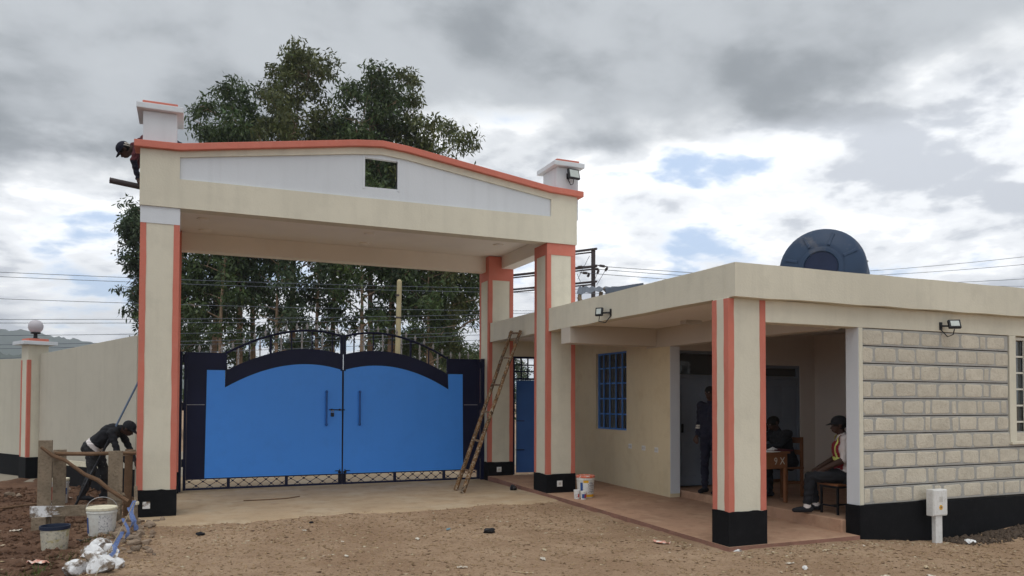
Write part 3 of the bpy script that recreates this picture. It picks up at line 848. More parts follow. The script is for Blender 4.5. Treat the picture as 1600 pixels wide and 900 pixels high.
# ------------------------------------------------------------------ blue double gate
GY0 = 14.70
def interp(pts, x):
    for (a, za), (b, zb) in zip(pts, pts[1:]):
        if a <= x <= b:
            t = (x - a) / (b - a); 
            return za + (zb - za) * t
    return pts[0][1] if x < pts[0][0] else pts[-1][1]
def smooth_curve(pts, n=26):
    xs = [p[0] for p in pts]; zs = [p[1] for p in pts]
    out = []
    X = np.array(xs); Z = np.array(zs)
    co = np.polyfit(X - X.mean(), Z, min(3, len(pts) - 1))
    for k in range(n + 1):
        x = xs[0] + (xs[-1] - xs[0]) * k / n
        out.append((x, float(np.polyval(co, x - X.mean()))))
    return out
def gate_leaf(side, label):
    """side -1: left leaf, +1: right leaf (mirrored about the meeting line)"""
    XC = 2.738
    g = thing('gate_leaf', label, 'gate', (XC + side * 1.4, GY0, 0.02), 'leaves of the blue double gate')
    mx = lambda d: XC + side * d            # d = distance from the meeting line
    W = 2.795
    def bxm(name, d0, d1, y0, y1, z0, z1, mat, parent=g, bev=0.003):
        a, b = sorted((mx(d0), mx(d1)))
        return bx(name, a, b, y0, y1, z0, z1, mat, parent, bev)
    rail = smooth_curve([(0.02, 2.868), (0.45, 2.935), (0.79, 2.945), (1.2, 2.88), (1.65, 2.70), (2.10, 2.488)])
    bandt = smooth_curve([(0.02, 2.52), (0.45, 2.585), (0.79, 2.60), (1.2, 2.545), (1.65, 2.38), (2.10, 2.175)])
    bandb = smooth_curve([(0.02, 2.218), (0.45, 2.30), (0.79, 2.315), (1.2, 2.255), (1.65, 2.10), (2.115, 1.865)])
    zr = lambda d: interp(rail, d); zt = lambda d: interp(bandt, d); zb = lambda d: interp(bandb, d)
    T = 0.02
    # blue sheet
    poly = [(0.012, 0.235)] + [(d, z) for d, z in bandb] + [(2.115, 2.175), (2.42, 2.175), (2.44, 0.235)]
    MB().prism_y([(mx(d), z) for d, z in poly], GY0 - T, GY0 + T).build('blue_panel', 'gate_blue', g)
    # navy arch band and side panel
    MB().prism_y([(mx(d), z) for d, z in bandb] + [(mx(d), z) for d, z in reversed(bandt)], GY0 - T - 0.004, GY0 + T + 0.004).build('arch_band', 'gate_navy', g)
    poly = [(2.10, 2.176), (2.10, 2.486), (W - 0.05, 2.486), (W - 0.05, 0.235), (2.44, 0.235), (2.42, 2.176)]
    MB().prism_y([(mx(d), z) for d, z in poly], GY0 - T - 0.003, GY0 + T + 0.003).build('side_panel', 'gate_navy', g)
    bxm('side_seam', 2.45, W - 0.05, GY0 - T - 0.008, GY0 - T - 0.003, 1.548, 1.556, 'gate_silver', g, 0)
    bxm('hinge_stile', W - 0.049, W, GY0 - 0.03, GY0 + 0.03, 0.035, 2.486, 'gate_navy')
    bxm('meeting_stile', 0.004, 0.05, GY0 - T - 0.006, GY0 - T - 0.001, 2.2, 2.86, 'gate_navy')
    bxm('meeting_stile', 0.004, 0.012, GY0 - 0.026, GY0 + 0.026, 0.04, 2.22, 'gate_navy')
    # top rail
    MB().tube([(mx(d), GY0, z) for d, z in rail], 0.022, 8).build('top_rail', 'gate_navy', g, smooth=True)
    bxm('top_rail_end', 2.085, 2.115, GY0 - 0.016, GY0 + 0.016, 2.17, 2.53, 'gate_navy')
    bxm('centre_post', 0.004, 0.055, GY0 - 0.024, GY0 + 0.024, 2.52, 2.89, 'gate_navy')
    # upright bars, every other one with a cast collar, and spear heads above
    nb = 10
    for k in range(1, nb + 1):
        d = 0.02 + (2.08 - 0.02) * k / (nb + 1)
        z0, z1 = zt(d), zr(d)
        thick = k == 7
        b = MB().box(mx(d) - (0.02 if thick else 0.011), mx(d) + (0.02 if thick else 0.011), GY0 - 0.011, GY0 + 0.011, z0 - 0.004, z1).build('upright_bar', 'gate_navy' if (k % 2 or thick) else 'gate_silver', g)
        if not k % 2:
            zc = (z0 + z1) / 2
            MB().lathe(((0.012, zc - 0.06), (0.028, zc - 0.03), (0.014, zc), (0.028, zc + 0.03), (0.012, zc + 0.06)), 8, Matrix.Translation((mx(d), GY0, 0))).build('collar', 'gate_silver', b, smooth=True)
    for k in range(nb + 4):
        d = 0.02 + (2.08 - 0.02) * (k + 0.5) / (nb + 1)
        if d > W - 0.1: break
        z1 = zr(d) if d < 2.1 else 2.486
        m = MB()
        m.tube([(mx(d), GY0, z1 - 0.003), (mx(d), GY0, z1 + 0.06)], 0.008, 6)
        m.lathe(((0.008, z1 + 0.03), (0.028, z1 + 0.042), (0.010, z1 + 0.056), (0.030, z1 + 0.075), (0.018, z1 + 0.10), (0.003, z1 + 0.145)), 8, Matrix.Translation((mx(d), GY0, 0)) @ Matrix.Diagonal((1, 0.35, 1, 1)))
        m.build('spear_head', 'gate_silver', g, smooth=True)
    # lattice strip at the foot
    bxm('bottom_rail', 0.01, W - 0.05, GY0 - 0.022, GY0 + 0.022, 0.035, 0.072, 'gate_navy')
    bxm('lattice_rail', 0.012, W - 0.05, GY0 - 0.024, GY0 + 0.024, 0.222, 0.242, 'gate_navy')
    posts = [0.01, 1.0, 2.02, W - 0.05]
    for d in (0.05, 1.03, 2.04):
        bxm('lattice_post', d - 0.03, d + 0.022, GY0 - 0.023, GY0 + 0.023, 0.0725, 0.2215, 'gate_navy')
    cell = 0.105
    for a, b in ((0.075, 1.0), (1.055, 2.01), (2.065, W - 0.05)):
        m = MB()
        ncell = int(round((b - a) / (2 * cell)))
        cw = (b - a) / ncell
        for k in range(-1, ncell + 1):
            for s_ in (1, -1):
                d0, d1 = a + k * cw, a + (k + 1) * cw
                z0, z1 = (0.073, 0.221) if s_ == 1 else (0.221, 0.073)
                for off_ in ((0,) if s_ == 1 else (cw / 2,)):
                    e0, e1, y0, y1 = d0 + off_, d1 + off_, z0, z1
                    if e1 <= a + 1e-4 or e0 >= b - 1e-4: continue
                    if e0 < a: t = (a - e0) / (e1 - e0); y0 = z0 + (z1 - z0) * t; e0 = a
                    if e1 > b: t = (b - e0) / (e1 - e0); y1 = y0 + (y1 - y0) * t; e1 = b
                    yy = GY0 + 0.006 * s_
                    m.beam((mx(e0), yy, y0), (mx(e1), yy, y1), 0.009, 0.009)
            for off_, zz_ in ((0.25, 0.11), (0.75, 0.184)):
                dd = a + (k + off_) * cw
                if a < dd < b:
                    m.box(mx(dd) - 0.017, mx(dd) + 0.017, GY0 - 0.014, GY0 + 0.014, zz_ - 0.015, zz_ + 0.015)
        m.build('lattice_panel', 'gate_navy', g)
    # pull handle
    hd = 0.315
    h = MB().tube([(mx(hd), GY0 - 0.075, 1.18), (mx(hd), GY0 - 0.075, 1.80)], 0.018, 10).build('pull_handle', 'handle_blue', g, smooth=True)
    for z in (1.18, 1.80):
        m = MB().tube([(mx(hd), GY0 - 0.02, z), (mx(hd), GY0 - 0.08, z)], 0.013, 8)
        m.lathe(((0.004, -0.03), (0.022, -0.016), (0.026, 0), (0.022, 0.016), (0.004, 0.03)), 12, Matrix.Translation((mx(hd), GY0 - 0.08, z)))
        m.build('handle_knob', 'handle_blue', h, smooth=True)
    # drop bolt at the foot of the meeting line
    m = MB().tube([(mx(0.05), GY0 - 0.035, 0.07), (mx(0.05), GY0 - 0.035, 0.33)], 0.008, 8).tube([(mx(0.05), GY0 - 0.035, 0.30), (mx(0.14), GY0 - 0.05, 0.30)], 0.007, 6)
    m.box(min(mx(0.02), mx(0.08)), max(mx(0.02), mx(0.08)), GY0 - 0.03, GY0 - 0.021, 0.25, 0.29)
    m.build('drop_bolt', 'steel_dark', g)
    if side == -1:
        m = MB().tube([(mx(0.26), GY0 - 0.035, 1.46), (mx(-0.04), GY0 - 0.035, 1.455)], 0.009, 8)
        for d in (0.21, 0.06): m.box(mx(d) - 0.015, mx(d) + 0.015, GY0 - 0.045, GY0 - 0.021, 1.44, 1.476)
        m.build('slide_bolt', 'steel_dark', g)
        pl = MB().box(mx(0.20) - 0.03, mx(0.20) + 0.03, GY0 - 0.06, GY0 - 0.038, 1.33, 1.40).build('padlock', 'steel_dark', g, bevel=0.006)
        MB().tube([(mx(0.20) - 0.018, GY0 - 0.049, 1.395)] + [(mx(0.20) - 0.018 * math.cos(t), GY0 - 0.049, 1.43 + 0.02 * math.sin(t)) for t in np.linspace(0, math.pi, 7)] + [(mx(0.20) + 0.018, GY0 - 0.049, 1.395)], 0.005, 6).build('shackle', 'gate_silver', pl)
    # hinges
    for z in (0.45, 1.45, 2.3):
        MB().tube([(mx(W + 0.012), GY0 - 0.012, z), (mx(W + 0.012), GY0 - 0.012, z + 0.14)], 0.014, 8).build('hinge', 'gate_navy', g)
    return g
gate_leaf(-1, 'left leaf of the blue gate, carrying the padlocked bolt')
gate_leaf(1, 'right leaf of the blue gate, next to the ladder')
# jambs set against the rear columns
solo(MB().box(-0.135, -0.085, GY0 - 0.04, GY0 + 0.04, 0.0, 2.50), 'gate_jamb', 'gate_navy', 'navy steel gate jamb against the left gateway column', 'gate jamb', (-0.11, GY0, 0), 'steel jambs of the double gate')
solo(MB().box(5.56, 5.632, GY0 - 0.04, GY0 + 0.04, 0.0, 2.50), 'gate_jamb', 'gate_navy', 'navy steel gate jamb against the right rear column', 'gate jamb', (5.6, GY0, 0), 'steel jambs of the double gate')

# wicket door between the gateway and the guard house
wk = thing('wicket_door', 'narrow blue steel wicket door with a barred transom beside the main gate', 'door', (6.7, 14.5, 0.12))
wy = 14.46
m = MB().box(6.175, 6.215, wy - 0.02, wy + 0.03, 0.12, 2.555).box(7.12, 7.16, wy - 0.02, wy + 0.03, 0.12, 2.555).box(6.215, 7.12, wy - 0.02, wy + 0.03, 2.515, 2.555).box(6.215, 7.12, wy - 0.02, wy + 0.03, 2.07, 2.11)
m.build('door_frame', 'gate_navy', wk)
M = Matrix.Translation((7.115, wy, 0)) @ Matrix.Rotation(R(-7), 4, 'Z') @ Matrix.Translation((-7.115, -wy, 0))
lf = MB().box(6.295, 7.115, wy - 0.02, wy + 0.02, 0.15, 2.065, 0, M).build('door_leaf', 'door_blue', wk, bevel=0.004)
for z in (0.62, 1.22):
    MB().tube([M @ Vector((6.27, wy - 0.03, z)), M @ Vector((6.46, wy - 0.03, z))], 0.008, 6).build('slide_bolt', 'steel_dark', lf)
for k in range(1, 6):
    x = 6.215 + 0.905 * k / 6
    bx('transom_bar', x - 0.012, x + 0.012, wy - 0.012, wy + 0.012, 2.111, 2.514, 'gate_navy', wk, 0)
for k in range(1, 3):
    z = 2.11 + 0.405 * k / 3
    bx('transom_bar', 6.216, 7.119, wy - 0.010, wy + 0.010, z - 0.012, z + 0.012, 'gate_navy', wk, 0)

# ------------------------------------------------------------------ boundary wall left of the gateway
A = Vector((-0.80, 14.40)); B = Vector((-2.80, 18.29)); Cc = Vector((-3.02, 18.66)); D = Vector((-7.5, 25.6))
def wall_run(name, p, q, zp, zq, label, t=0.2):
    w = thing(name, label, 'wall', (p.x, p.y, 0), 'boundary wall panels')
    d = (q - p).normalized(); n = Vector((d.y, -d.x))
    if n.dot(-p) < 0: n = -n              # towards the camera
    def slab(off, th, z0p, z0q, z1p, z1q, nm, mt):
        vs = []
        for pt, za, zb in ((p, z0p, z1p), (q, z0q, z1q)):
            for o in (off, off - th):
                vs += [(pt.x + n.x * o, pt.y + n.y * o, za), (pt.x + n.x * o, pt.y + n.y * o, zb)]
        MB().add(vs, [(0, 1, 3, 2), (4, 6, 7, 5), (0, 4, 5, 1), (2, 3, 7, 6), (1, 5, 7, 3), (0, 2, 6, 4)]).build(nm, mt, w, bevel=0.004)
    slab(0.0, t, -0.3, -0.3, zp, zq, 'wall_panel', 'boundary_paint')
    slab(0.012, 0.010, -0.3, -0.3, 0.455, 0.47, 'wall_base', 'black_paint')
    return w
wall_run('boundary_wall', A, B, 2.735, 2.575, 'tall cream boundary wall panel behind the stooping painter')
wall_run('boundary_wall', Cc, D, 2.50, 2.60, 'cream boundary wall panel running off left beyond the globe-lamp pillar')
pl = thing('boundary_pillar', 'slim cream wall pillar with orange stripe and flat cap carrying the globe lamp', 'pillar', (-2.93, 18.5, 0))
ang = math.atan2(B.y - A.y, B.x - A.x) - math.pi / 2
M = Matrix.Translation((-2.93, 18.5, 0)) @ Matrix.Rotation(ang, 4, 'Z')
hw = 0.19
MB().box(-hw, hw, -hw, hw, -0.3, 2.76, 0, M).build('shaft', 'cream_paint', pl, bevel=0.006)
for sx in (-1, 1):
    MB().box(sx * hw - 0.006 if sx < 0 else hw - 0.06, -hw + 0.06 if sx < 0 else hw + 0.006, -hw - 0.006, -hw + 0.001, 0.455, 2.45, 0, M).box(sx * hw - 0.006 if sx < 0 else hw - 0.001, -hw + 0.001 if sx < 0 else hw + 0.006, -hw - 0.005, -hw + 0.06, 0.455, 2.449, 0, M).build('stripe', 'orange_paint', pl)
    MB().box(sx * hw - 0.006 if sx < 0 else hw - 0.001, -hw + 0.001 if sx < 0 else hw + 0.006, hw - 0.06, hw + 0.001, 0.455, 2.449, 0, M).build('stripe', 'orange_paint', pl)
MB().box(-hw - 0.012, hw + 0.012, -hw - 0.012, hw + 0.012, -0.3, 0.45, 0, M).build('pillar_base', 'black_paint', pl)
MB().box(-hw - 0.13, hw + 0.13, -hw - 0.13, hw + 0.13, 2.761, 2.835, 0, M).build('pillar_cap', 'white_paint', pl, bevel=0.006)
MB().box(-hw, hw, -hw, hw, 2.836, 2.895, 0, M).build('cap_block', 'orange_paint', pl, bevel=0.006)
gl = thing('globe_lamp', 'round white globe lamp on top of the boundary pillar', 'lamp', (-2.93, 18.5, 2.896))
T_ = Matrix.Translation((-2.93, 18.5, 0))
MB().lathe(((0.075, 2.896), (0.075, 2.91), (0.04, 2.915), (0.035, 3.0), (0.09, 3.005), (0.09, 3.03)), 16, T_).build('lamp_base', 'lamp_black', gl, smooth=True)
MB().lathe([(max(0.002, 0.142 * math.sin(t)), 3.155 - 0.142 * math.cos(t)) for t in np.linspace(0.25, math.pi, 18)], 28, T_).build('globe', 'globe', gl, smooth=True)
# ------------------------------------------------------------------ trees
def leaf_quads(centers, radii, counts, rng_, size=(0.16, 0.30), width=0.30, droop=0.6):
    P, F = [], []
    C_ = np.repeat(centers, counts, axis=0); R_ = np.repeat(radii, counts, axis=0)
    n = len(C_)
    d = rng_.randn(n, 3); d /= np.linalg.norm(d, axis=1, keepdims=True)
    rad = rng_.rand(n, 1) ** 0.45
    pos = C_ + d * rad * R_
    a = rng_.randn(n, 3); a[:, 2] -= droop * 1.6
    a /= np.linalg.norm(a, axis=1, keepdims=True)
    b = np.cross(a, rng_.randn(n, 3)); b /= np.linalg.norm(b, axis=1, keepdims=True) + 1e-9
    L_ = rng_.uniform(size[0], size[1], (n, 1)); W_ = L_ * width * rng_.uniform(0.7, 1.3, (n, 1))
    v0 = pos; v1 = pos + a * L_ * 0.5 + b * W_ * 0.5; v2 = pos + a * L_; v3 = pos + a * L_ * 0.5 - b * W_ * 0.5
    V = np.stack([v0, v1, v2, v3], 1).reshape(-1, 3)
    F = np.arange(4 * n).reshape(n, 4)
    return V, F
def tree(name, label, cat, x, y, H, wid, seed, base=0.3, leaf='leaf_eucalyptus', trunk_r=0.16, nl=26, dens=1.0, lean=(0, 0), group=None, tl=None, shape=0.62, lsize=(0.17, 0.32), droop=0.6, z0=0.0, lobes=0):
    r = random.Random(seed); ng = np.random.RandomState(seed)
    t = thing(name, label, cat, (x, y, z0), group)
    pts, rad = [], []
    bx_, by_ = r.uniform(-1, 1), r.uniform(-1, 1)
    nseg = 12
    def trunk_at(h):
        s = h / H
        return Vector((x + lean[0] * s + 0.25 * bx_ * math.sin(s * 5.0) * s, y + lean[1] * s + 0.25 * by_ * math.sin(s * 4.0 + 1) * s, z0 + h))
    m = MB()
    m.tube([trunk_at(H * 0.95 * k / nseg) - Vector((0, 0, 0.3 if k == 0 else 0)) for k in range(nseg + 1)], [trunk_r * (1 - 0.93 * k / nseg) * (1.25 if k == 0 else 1) for k in range(nseg + 1)], 8)
    cen, rd_ = [], []
    for k in range(nl):
        f = base + (0.97 - base) * ((k + r.random()) / nl)
        p0 = trunk_at(H * f)
        az = k * 2.4 + r.uniform(-0.5, 0.5)
        prof_ = (math.sin(math.pi * min(1, max(0.0, (f - base) / (1.02 - base)) * 0.86 + 0.12)) ** 0.8) * shape + (1 - shape) * 0.75
        L = wid * prof_ * r.uniform(0.6, 1.1)
        up_ = r.uniform(0.35, 0.9)
        p1 = p0 + Vector((math.cos(az) * L * 0.55, math.sin(az) * L * 0.55, L * up_ * 0.5))
        p2 = p0 + Vector((math.cos(az + 0.15) * L, math.sin(az + 0.15) * L, L * up_ * 0.75))
        rr_ = max(0.014, trunk_r * (1 - f) * 0.55)
        m.tube([p0, p1, p2], [rr_, rr_ * 0.6, 0.008], 5, cap=False)
        nc_ = max(2, int(3 + L * 1.5))
        for c in range(nc_):
            s = 0.45 + 0.6 * (c + r.random()) / nc_
            q = p0.lerp(p1, s * 2) if s < 0.5 else p1.lerp(p2, min(1.1, (s - 0.5) * 2))
            q = q + Vector((r.gauss(0, 0.28), r.gauss(0, 0.28), r.gauss(0.05, 0.25))) * (0.5 + L * 0.22)
            cr = r.uniform(0.34, 0.72) * (0.62 + 0.13 * wid)
            cen.append(tuple(q)); rd_.append((cr, cr, cr * r.uniform(0.6, 0.95)))
            m.tube([p0.lerp(p2, min(0.95, s)), q], [0.016, 0.006], 4, cap=False)
    # rounded masses of foliage that make up the head of the crown
    for _ in range(lobes):
        f = r.uniform(max(base + 0.15, 0.5), 0.93)
        c0_ = trunk_at(H * f) + Vector((r.gauss(0, 0.42), r.gauss(0, 0.42), 0)) * wid * 0.55
        lr = r.uniform(0.45, 0.62) * wid * (1.0 if f < 0.85 else 0.8)
        lz = min(lr * r.uniform(0.8, 1.1), H * 1.0 - H * f)
        m.tube([trunk_at(H * f * 0.92), c0_], [0.03, 0.012], 5, cap=False)
        for _ in range(11):
            d_ = Vector((r.gauss(0, 1), r.gauss(0, 1), r.gauss(0, 1))).normalized() * (r.random() ** 0.4)
            q = c0_ + Vector((d_.x * lr, d_.y * lr, d_.z * lz))
            cr = r.uniform(0.30, 0.55)
            cen.append(tuple(q)); rd_.append((cr, cr, cr * 0.85))
            m.tube([c0_, q], [0.012, 0.005], 4, cap=False)
    # tuft at the very top
    top = trunk_at(H * 0.96)
    for _ in range(4):
        cen.append((top.x + r.gauss(0, 0.3), top.y + r.gauss(0, 0.3), top.z + r.uniform(-0.6, 0.25))); rd_.append((0.55, 0.55, 0.6))
    m.build('trunk', 'bark', t, smooth=True)
    cen, rd_ = np.array(cen), np.array(rd_)
    counts = np.maximum(12, (rd_[:, 0] ** 2 * 330 * dens).astype(int))
    V, F = leaf_quads(cen, rd_, counts, ng, lsize, droop=droop)
    np_mesh('crown', V, F, leaf, t)
    return t
_f = np.array([math.sin(_yaw) * math.cos(_pitch), math.cos(_yaw) * math.cos(_pitch), math.sin(_pitch)])
GT = 'eucalyptus trees behind the gate'
# x, y, height, crown width, crown base, leaf, label
EUC = [
 (-1.35, 38.0, 10.4, 1.5, 0.26, 'leaf_bluish', 'eucalyptus whose drooping foliage shows left of the left gateway column', 1),
 (0.95, 37.5, 13.6, 2.3, 0.34, 'leaf_bluish', 'broad eucalyptus rising just right of the left roof pier', 2),
 (2.1, 35.5, 15.8, 2.0, 0.36, 'leaf_eucalyptus', 'eucalyptus with a narrow pointed top between the left roof pier and the tallest tree', 3),
 (3.0, 39.0, 15.4, 2.4, 0.38, 'leaf_eucalyptus', 'shorter eucalyptus filling in behind the left half of the gable', 4),
 (4.25, 35.0, 17.6, 2.35, 0.40, 'leaf_olive', 'tallest eucalyptus, its rounded top left of the gable opening', 5),
 (6.15, 36.5, 15.4, 1.3, 0.40, 'leaf_eucalyptus', 'slender eucalyptus right beside the tallest tree', 6),
 (7.55, 33.8, 16.3, 2.2, 0.40, 'leaf_eucalyptus', 'eucalyptus standing straight above the gable opening', 7),
 (8.85, 34.5, 16.7, 2.1, 0.38, 'leaf_olive', 'eucalyptus with a feathery upright top right of the gable opening', 8),
 (10.1, 33.0, 14.0, 2.6, 0.26, 'leaf_olive', 'olive-leaved eucalyptus sloping down towards the right of the grove', 9),
 (11.3, 33.6, 12.3, 2.1, 0.25, 'leaf_eucalyptus', 'rightmost eucalyptus of the grove, with an open ragged edge', 10),
]
for (x, y, H, wd, bs, lf_, lb, sd) in EUC:
    tree('eucalyptus_tree', lb, 'tree', x, y, H, wd, sd * 17 + 3, bs, lf_, trunk_r=0.17, nl=30, dens=0.95, lobes=8, group=GT, lean=(random.Random(sd).uniform(-0.5, 0.5), 0))
# slimmer stems seen under the canopy, between the big trees
for k, (x, y, H, lb) in enumerate(((1.3, 33.5, 10.5, 'thin young eucalyptus stem seen under the canopy near the left column'), (5.1, 33.0, 11.0, 'thin young eucalyptus stem seen over the left gate leaf near the middle'),
                                  (6.7, 32.0, 11.5, 'thin pale eucalyptus stem seen over the middle of the gate'), (8.1, 32.4, 11.0, 'thin brown eucalyptus stem just left of the pale utility pole'), (9.5, 31.5, 9.0, 'low leafy eucalyptus right of the pale utility pole'),
                                  (3.4, 33.0, 10.0, 'thin leaning eucalyptus stem over the left gate arch'), (-0.4, 35.0, 9.5, 'low dense eucalyptus directly behind the left column'))):
    tree('young_eucalyptus_tree', lb, 'tree', x, y, H, 1.7, 200 + k, 0.34, ('leaf_eucalyptus', 'leaf_bluish')[k % 2], trunk_r=0.12, nl=20, dens=1.0, group='young eucalyptus trees in the grove')
# shrubs and lower trees beyond
for k, (x, y, H, wd, lf_, lb) in enumerate(((21.5, 52.0, 5.6, 2.6, 'leaf_bluish', 'distant grey-green bush low beside the right rear column'), (17.6, 50.0, 4.6, 2.4, 'leaf_olive', 'distant yellowish bush beyond the right gate leaf'),
                                  (13.2, 42.0, 5.2, 2.4, 'leaf_olive', 'leafy bush beyond the right gate leaf under the grove'), (10.6, 41.0, 5.0, 2.2, 'leaf_eucalyptus', 'dark bush beyond the gate under the middle of the grove'),
                                  (5.3, 43.0, 5.0, 2.3, 'leaf_bluish', 'dark bush beyond the left gate leaf under the grove'), (1.4, 44.0, 4.8, 2.2, 'leaf_eucalyptus', 'dark bush beyond the gate next to the left column'),
                                  (-9.4, 37.5, 5.2, 1.5, 'leaf_bluish', 'small dark tree at the far left behind the boundary wall'),
                                  (8.4, 22.6, 2.6, 0.8, 'leaf_eucalyptus', 'green bush seen through the gap of the wicket door'))):
    tree('bush', lb, 'bush', x, y, H, wd, 300 + k, 0.08, lf_, trunk_r=0.07, nl=22, dens=1.0, group='bushes beyond the wall', shape=0.6, lsize=(0.14, 0.26))

# ------------------------------------------------------------------ far hills
def hills(name, label, az0, az1, dist, zf, depth, seed, mat):
    rng_ = np.random.RandomState(seed)
    na, nr = 420, 18
    az = np.linspace(R(az0), R(az1), na)
    rr_ = np.linspace(0, 1, nr)
    V = []
    for j in range(nr):
        d = dist + depth * rr_[j]
        s = math.sin(rr_[j] * math.pi / 2)
        h = zf(np.degrees(az)) * s + (vnoise(az * 260, az * 0 + j * 1.7, 1.0) - 0.5) * 5 * s + (vnoise(az * 900, az * 0 + j * 2.3, 1.0) - 0.5) * 6.5 * s
        V.append(np.stack([np.sin(az) * d, np.cos(az) * d, h - 2 * (1 - s)], 1))
    V = np.concatenate(V)
    i = np.arange(na * nr).reshape(nr, na)
    F = np.stack([i[:-1, :-1].ravel(), i[:-1, 1:].ravel(), i[1:, 1:].ravel(), i[1:, :-1].ravel()], 1)
    o = np_mesh(name, V, F, mat)
    return tag(o, label, kind='structure')
material('hill_forest', (0.045, 0.065, 0.04), 0.95, 0.3, 0.02, 0.0)
hills('hills', 'wooded hill ridge fading blue behind the boundary wall', -40, 70, 1150, lambda a: 106 - 12 * sst(-12, -5, a) - 78 * sst(-4, 4, a) + 6 * np.sin(a * 0.5), 300, 3, 'hill_forest')
hills('hills', 'lower wooded rise in front of the far ridge', -40, 60, 700, lambda a: 44 + 4 * np.sin(a * 0.9 + 1) - 36 * sst(-6, 2, a), 120, 4, 'hill_forest')

# ------------------------------------------------------------------ poles and wires
def at(u, v, d):
    """point d metres ahead of the viewer in direction (u, v) of the survey sketch"""
    k = 1190.73
    p = Vector((0, 0, 1.65)) + (_fw + _r2 * ((u - 800) / k) - _u2 * ((v - 593.8) / k)) * d
    return p
a_, b_ = Vector((6.02, 23.45, -0.3)), Vector((6.10, 23.40, 5.38))
t = thing('utility_pole', 'pale bare wooden pole behind the right gate leaf', 'pole', (6.02, 23.45, 0))
MB().tube([a_, b_], [0.098, 0.078], 12).build('shaft', 'pole_pale', t, smooth=True)
MB().tube([b_ - Vector((0, 0, 0.002)), b_ + Vector((0, 0, 0.06))], [0.078, 0.04], 12).build('pole_tip', 'pole_pale', t, smooth=True)
for z in (4.2, 4.9): MB().tube([(6.08, 23.42, z), (6.085, 23.42, z + 0.06)], 0.094, 12).build('band', 'pole_steel', t)

# H-frame transformer structure behind the guard house
d_ = 36
pt = at(927, 388, d_); base = Vector((pt.x, pt.y, 0))
far = Vector((pt.x - 3.3, pt.y + 5.2, 0))
t = thing('transformer_structure', 'dark steel power-line frame with cross arms and insulators behind the guard house roof', 'utility pole', base)
MB().box(pt.x - 0.085, pt.x + 0.085, pt.y - 0.06, pt.y + 0.06, -0.3, pt.z).build('post', 'pole_steel', t, bevel=0.01)
MB().box(far.x - 0.085, far.x + 0.085, far.y - 0.06, far.y + 0.06, -0.3, pt.z).build('post', 'pole_steel', t, bevel=0.01)
for v, ww in ((390, 0.10), (417, 0.11), (441, 0.09)):
    z = at(927, v, d_).z
    e = (far - base).normalized()
    MB().beam(Vector((pt.x, pt.y - 0.14, z)) - e * 0.12, Vector((far.x, far.y - 0.14, z)) + e * 0.5, 0.06, ww).build('cross_arm', 'pole_steel', t)
    MB().beam(Vector((pt.x, pt.y + 0.14, z - 0.1)) - e * 0.1, Vector((far.x, far.y + 0.14, z - 0.1)) + e * 0.4, 0.05, 0.06).build('cross_arm', 'pole_steel', t)
for (u0, v0, u1, v1) in ((930, 414, 950, 417), (928, 420, 936, 421), (906, 426, 921, 427), (913, 416, 900, 418), (906, 447, 907, 455), (911, 446, 913, 452), (950, 417, 945, 424), (936, 421, 933, 428), (921, 427, 918, 433)):
    p, q = at(u0, v0, d_ - 0.3), at(u1, v1, d_ - 0.3)
    m = MB()
    m.tube([p, q], 0.025, 6)
    for k in range(1, 4):
        c = p.lerp(q, 0.3 + 0.12 * k); e = (q - p).normalized() * 0.05
        m.tube([c - e, c + e], 0.06, 8)
    m.build('insulator', 'pole_steel', t)
for (u0, v0, u1, v1) in ((945, 424, 932, 446), (933, 428, 928, 441), (921, 400, 903, 436), (902, 428, 908, 443)):
    MB().tube([at(u0, v0, d_ - 0.3), at(u1, v1, d_ - 0.3)], 0.012, 5).build('jumper_wire', 'wire', t)
# wires on it
WR = 'overhead power lines'
def wire(name, p, q, label, r=0.014, sag=0.4, ext=0.0):
    p, q = Vector(p), Vector(q)
    d = q - p
    p2, q2 = p - d * ext, q + d * ext
    pts = []
    for k in range(25):
        s = k / 24
        c = p2.lerp(q2, s); c.z -= sag * 4 * s * (1 - s)
        pts.append(c)
    solo(MB().tube(pts, r, 5), name, 'wire', label, 'power line', pts[0], WR)
for k, (u0, v0, u1, v1, lb) in enumerate(((950, 417, 1180, 425, 'upper of three power lines leaving the transformer frame over the roof'), (936, 421, 1180, 433, 'middle of three power lines leaving the transformer frame over the roof'), (921, 427, 1180, 441, 'lowest of three power lines leaving the transformer frame over the roof'))):
    wire('power_line', at(u0, v0, d_ - 0.3), at(u1 + 500, v1 + 22, 60), lb, 0.014, 0.3)
zL = [6.44, 6.29, 5.55, 4.86, 4.74, 4.32, 4.01, 3.88, 3.56]
zR = [6.90, 6.73, 5.95, 5.78, 5.60, 5.29, 5.05, 4.92, 4.70]
ordn = ['topmost', 'second', 'third', 'fourth', 'fifth', 'sixth', 'seventh', 'eighth', 'lowest']
for k in range(9):
    s = 0.9
    p = Vector((-5.8 * s, 27.0, 1.65 + (zL[k] - 1.65) * s)); q = Vector((11.3 * s, 27.0, 1.65 + (zR[k] - 1.65) * s))
    d = q - p
    wire('power_line', p - d * 1.2, q + d * 1.0, '%s of the nine power lines crossing the sky left of the gateway' % ordn[k], 0.0085, 0.55)
for k, (v0, v1, v2, lb) in enumerate(((427, 397, 362, 'upper power line above the roof at the right edge'), (433, 409, 380, 'middle power line above the roof at the right edge'), (446, 432, 412, 'lower power line above the roof at the right edge'))):
    wire('power_line', at(1300, v0, 40), at(1900, v2, 30), lb, 0.011, 0.2)

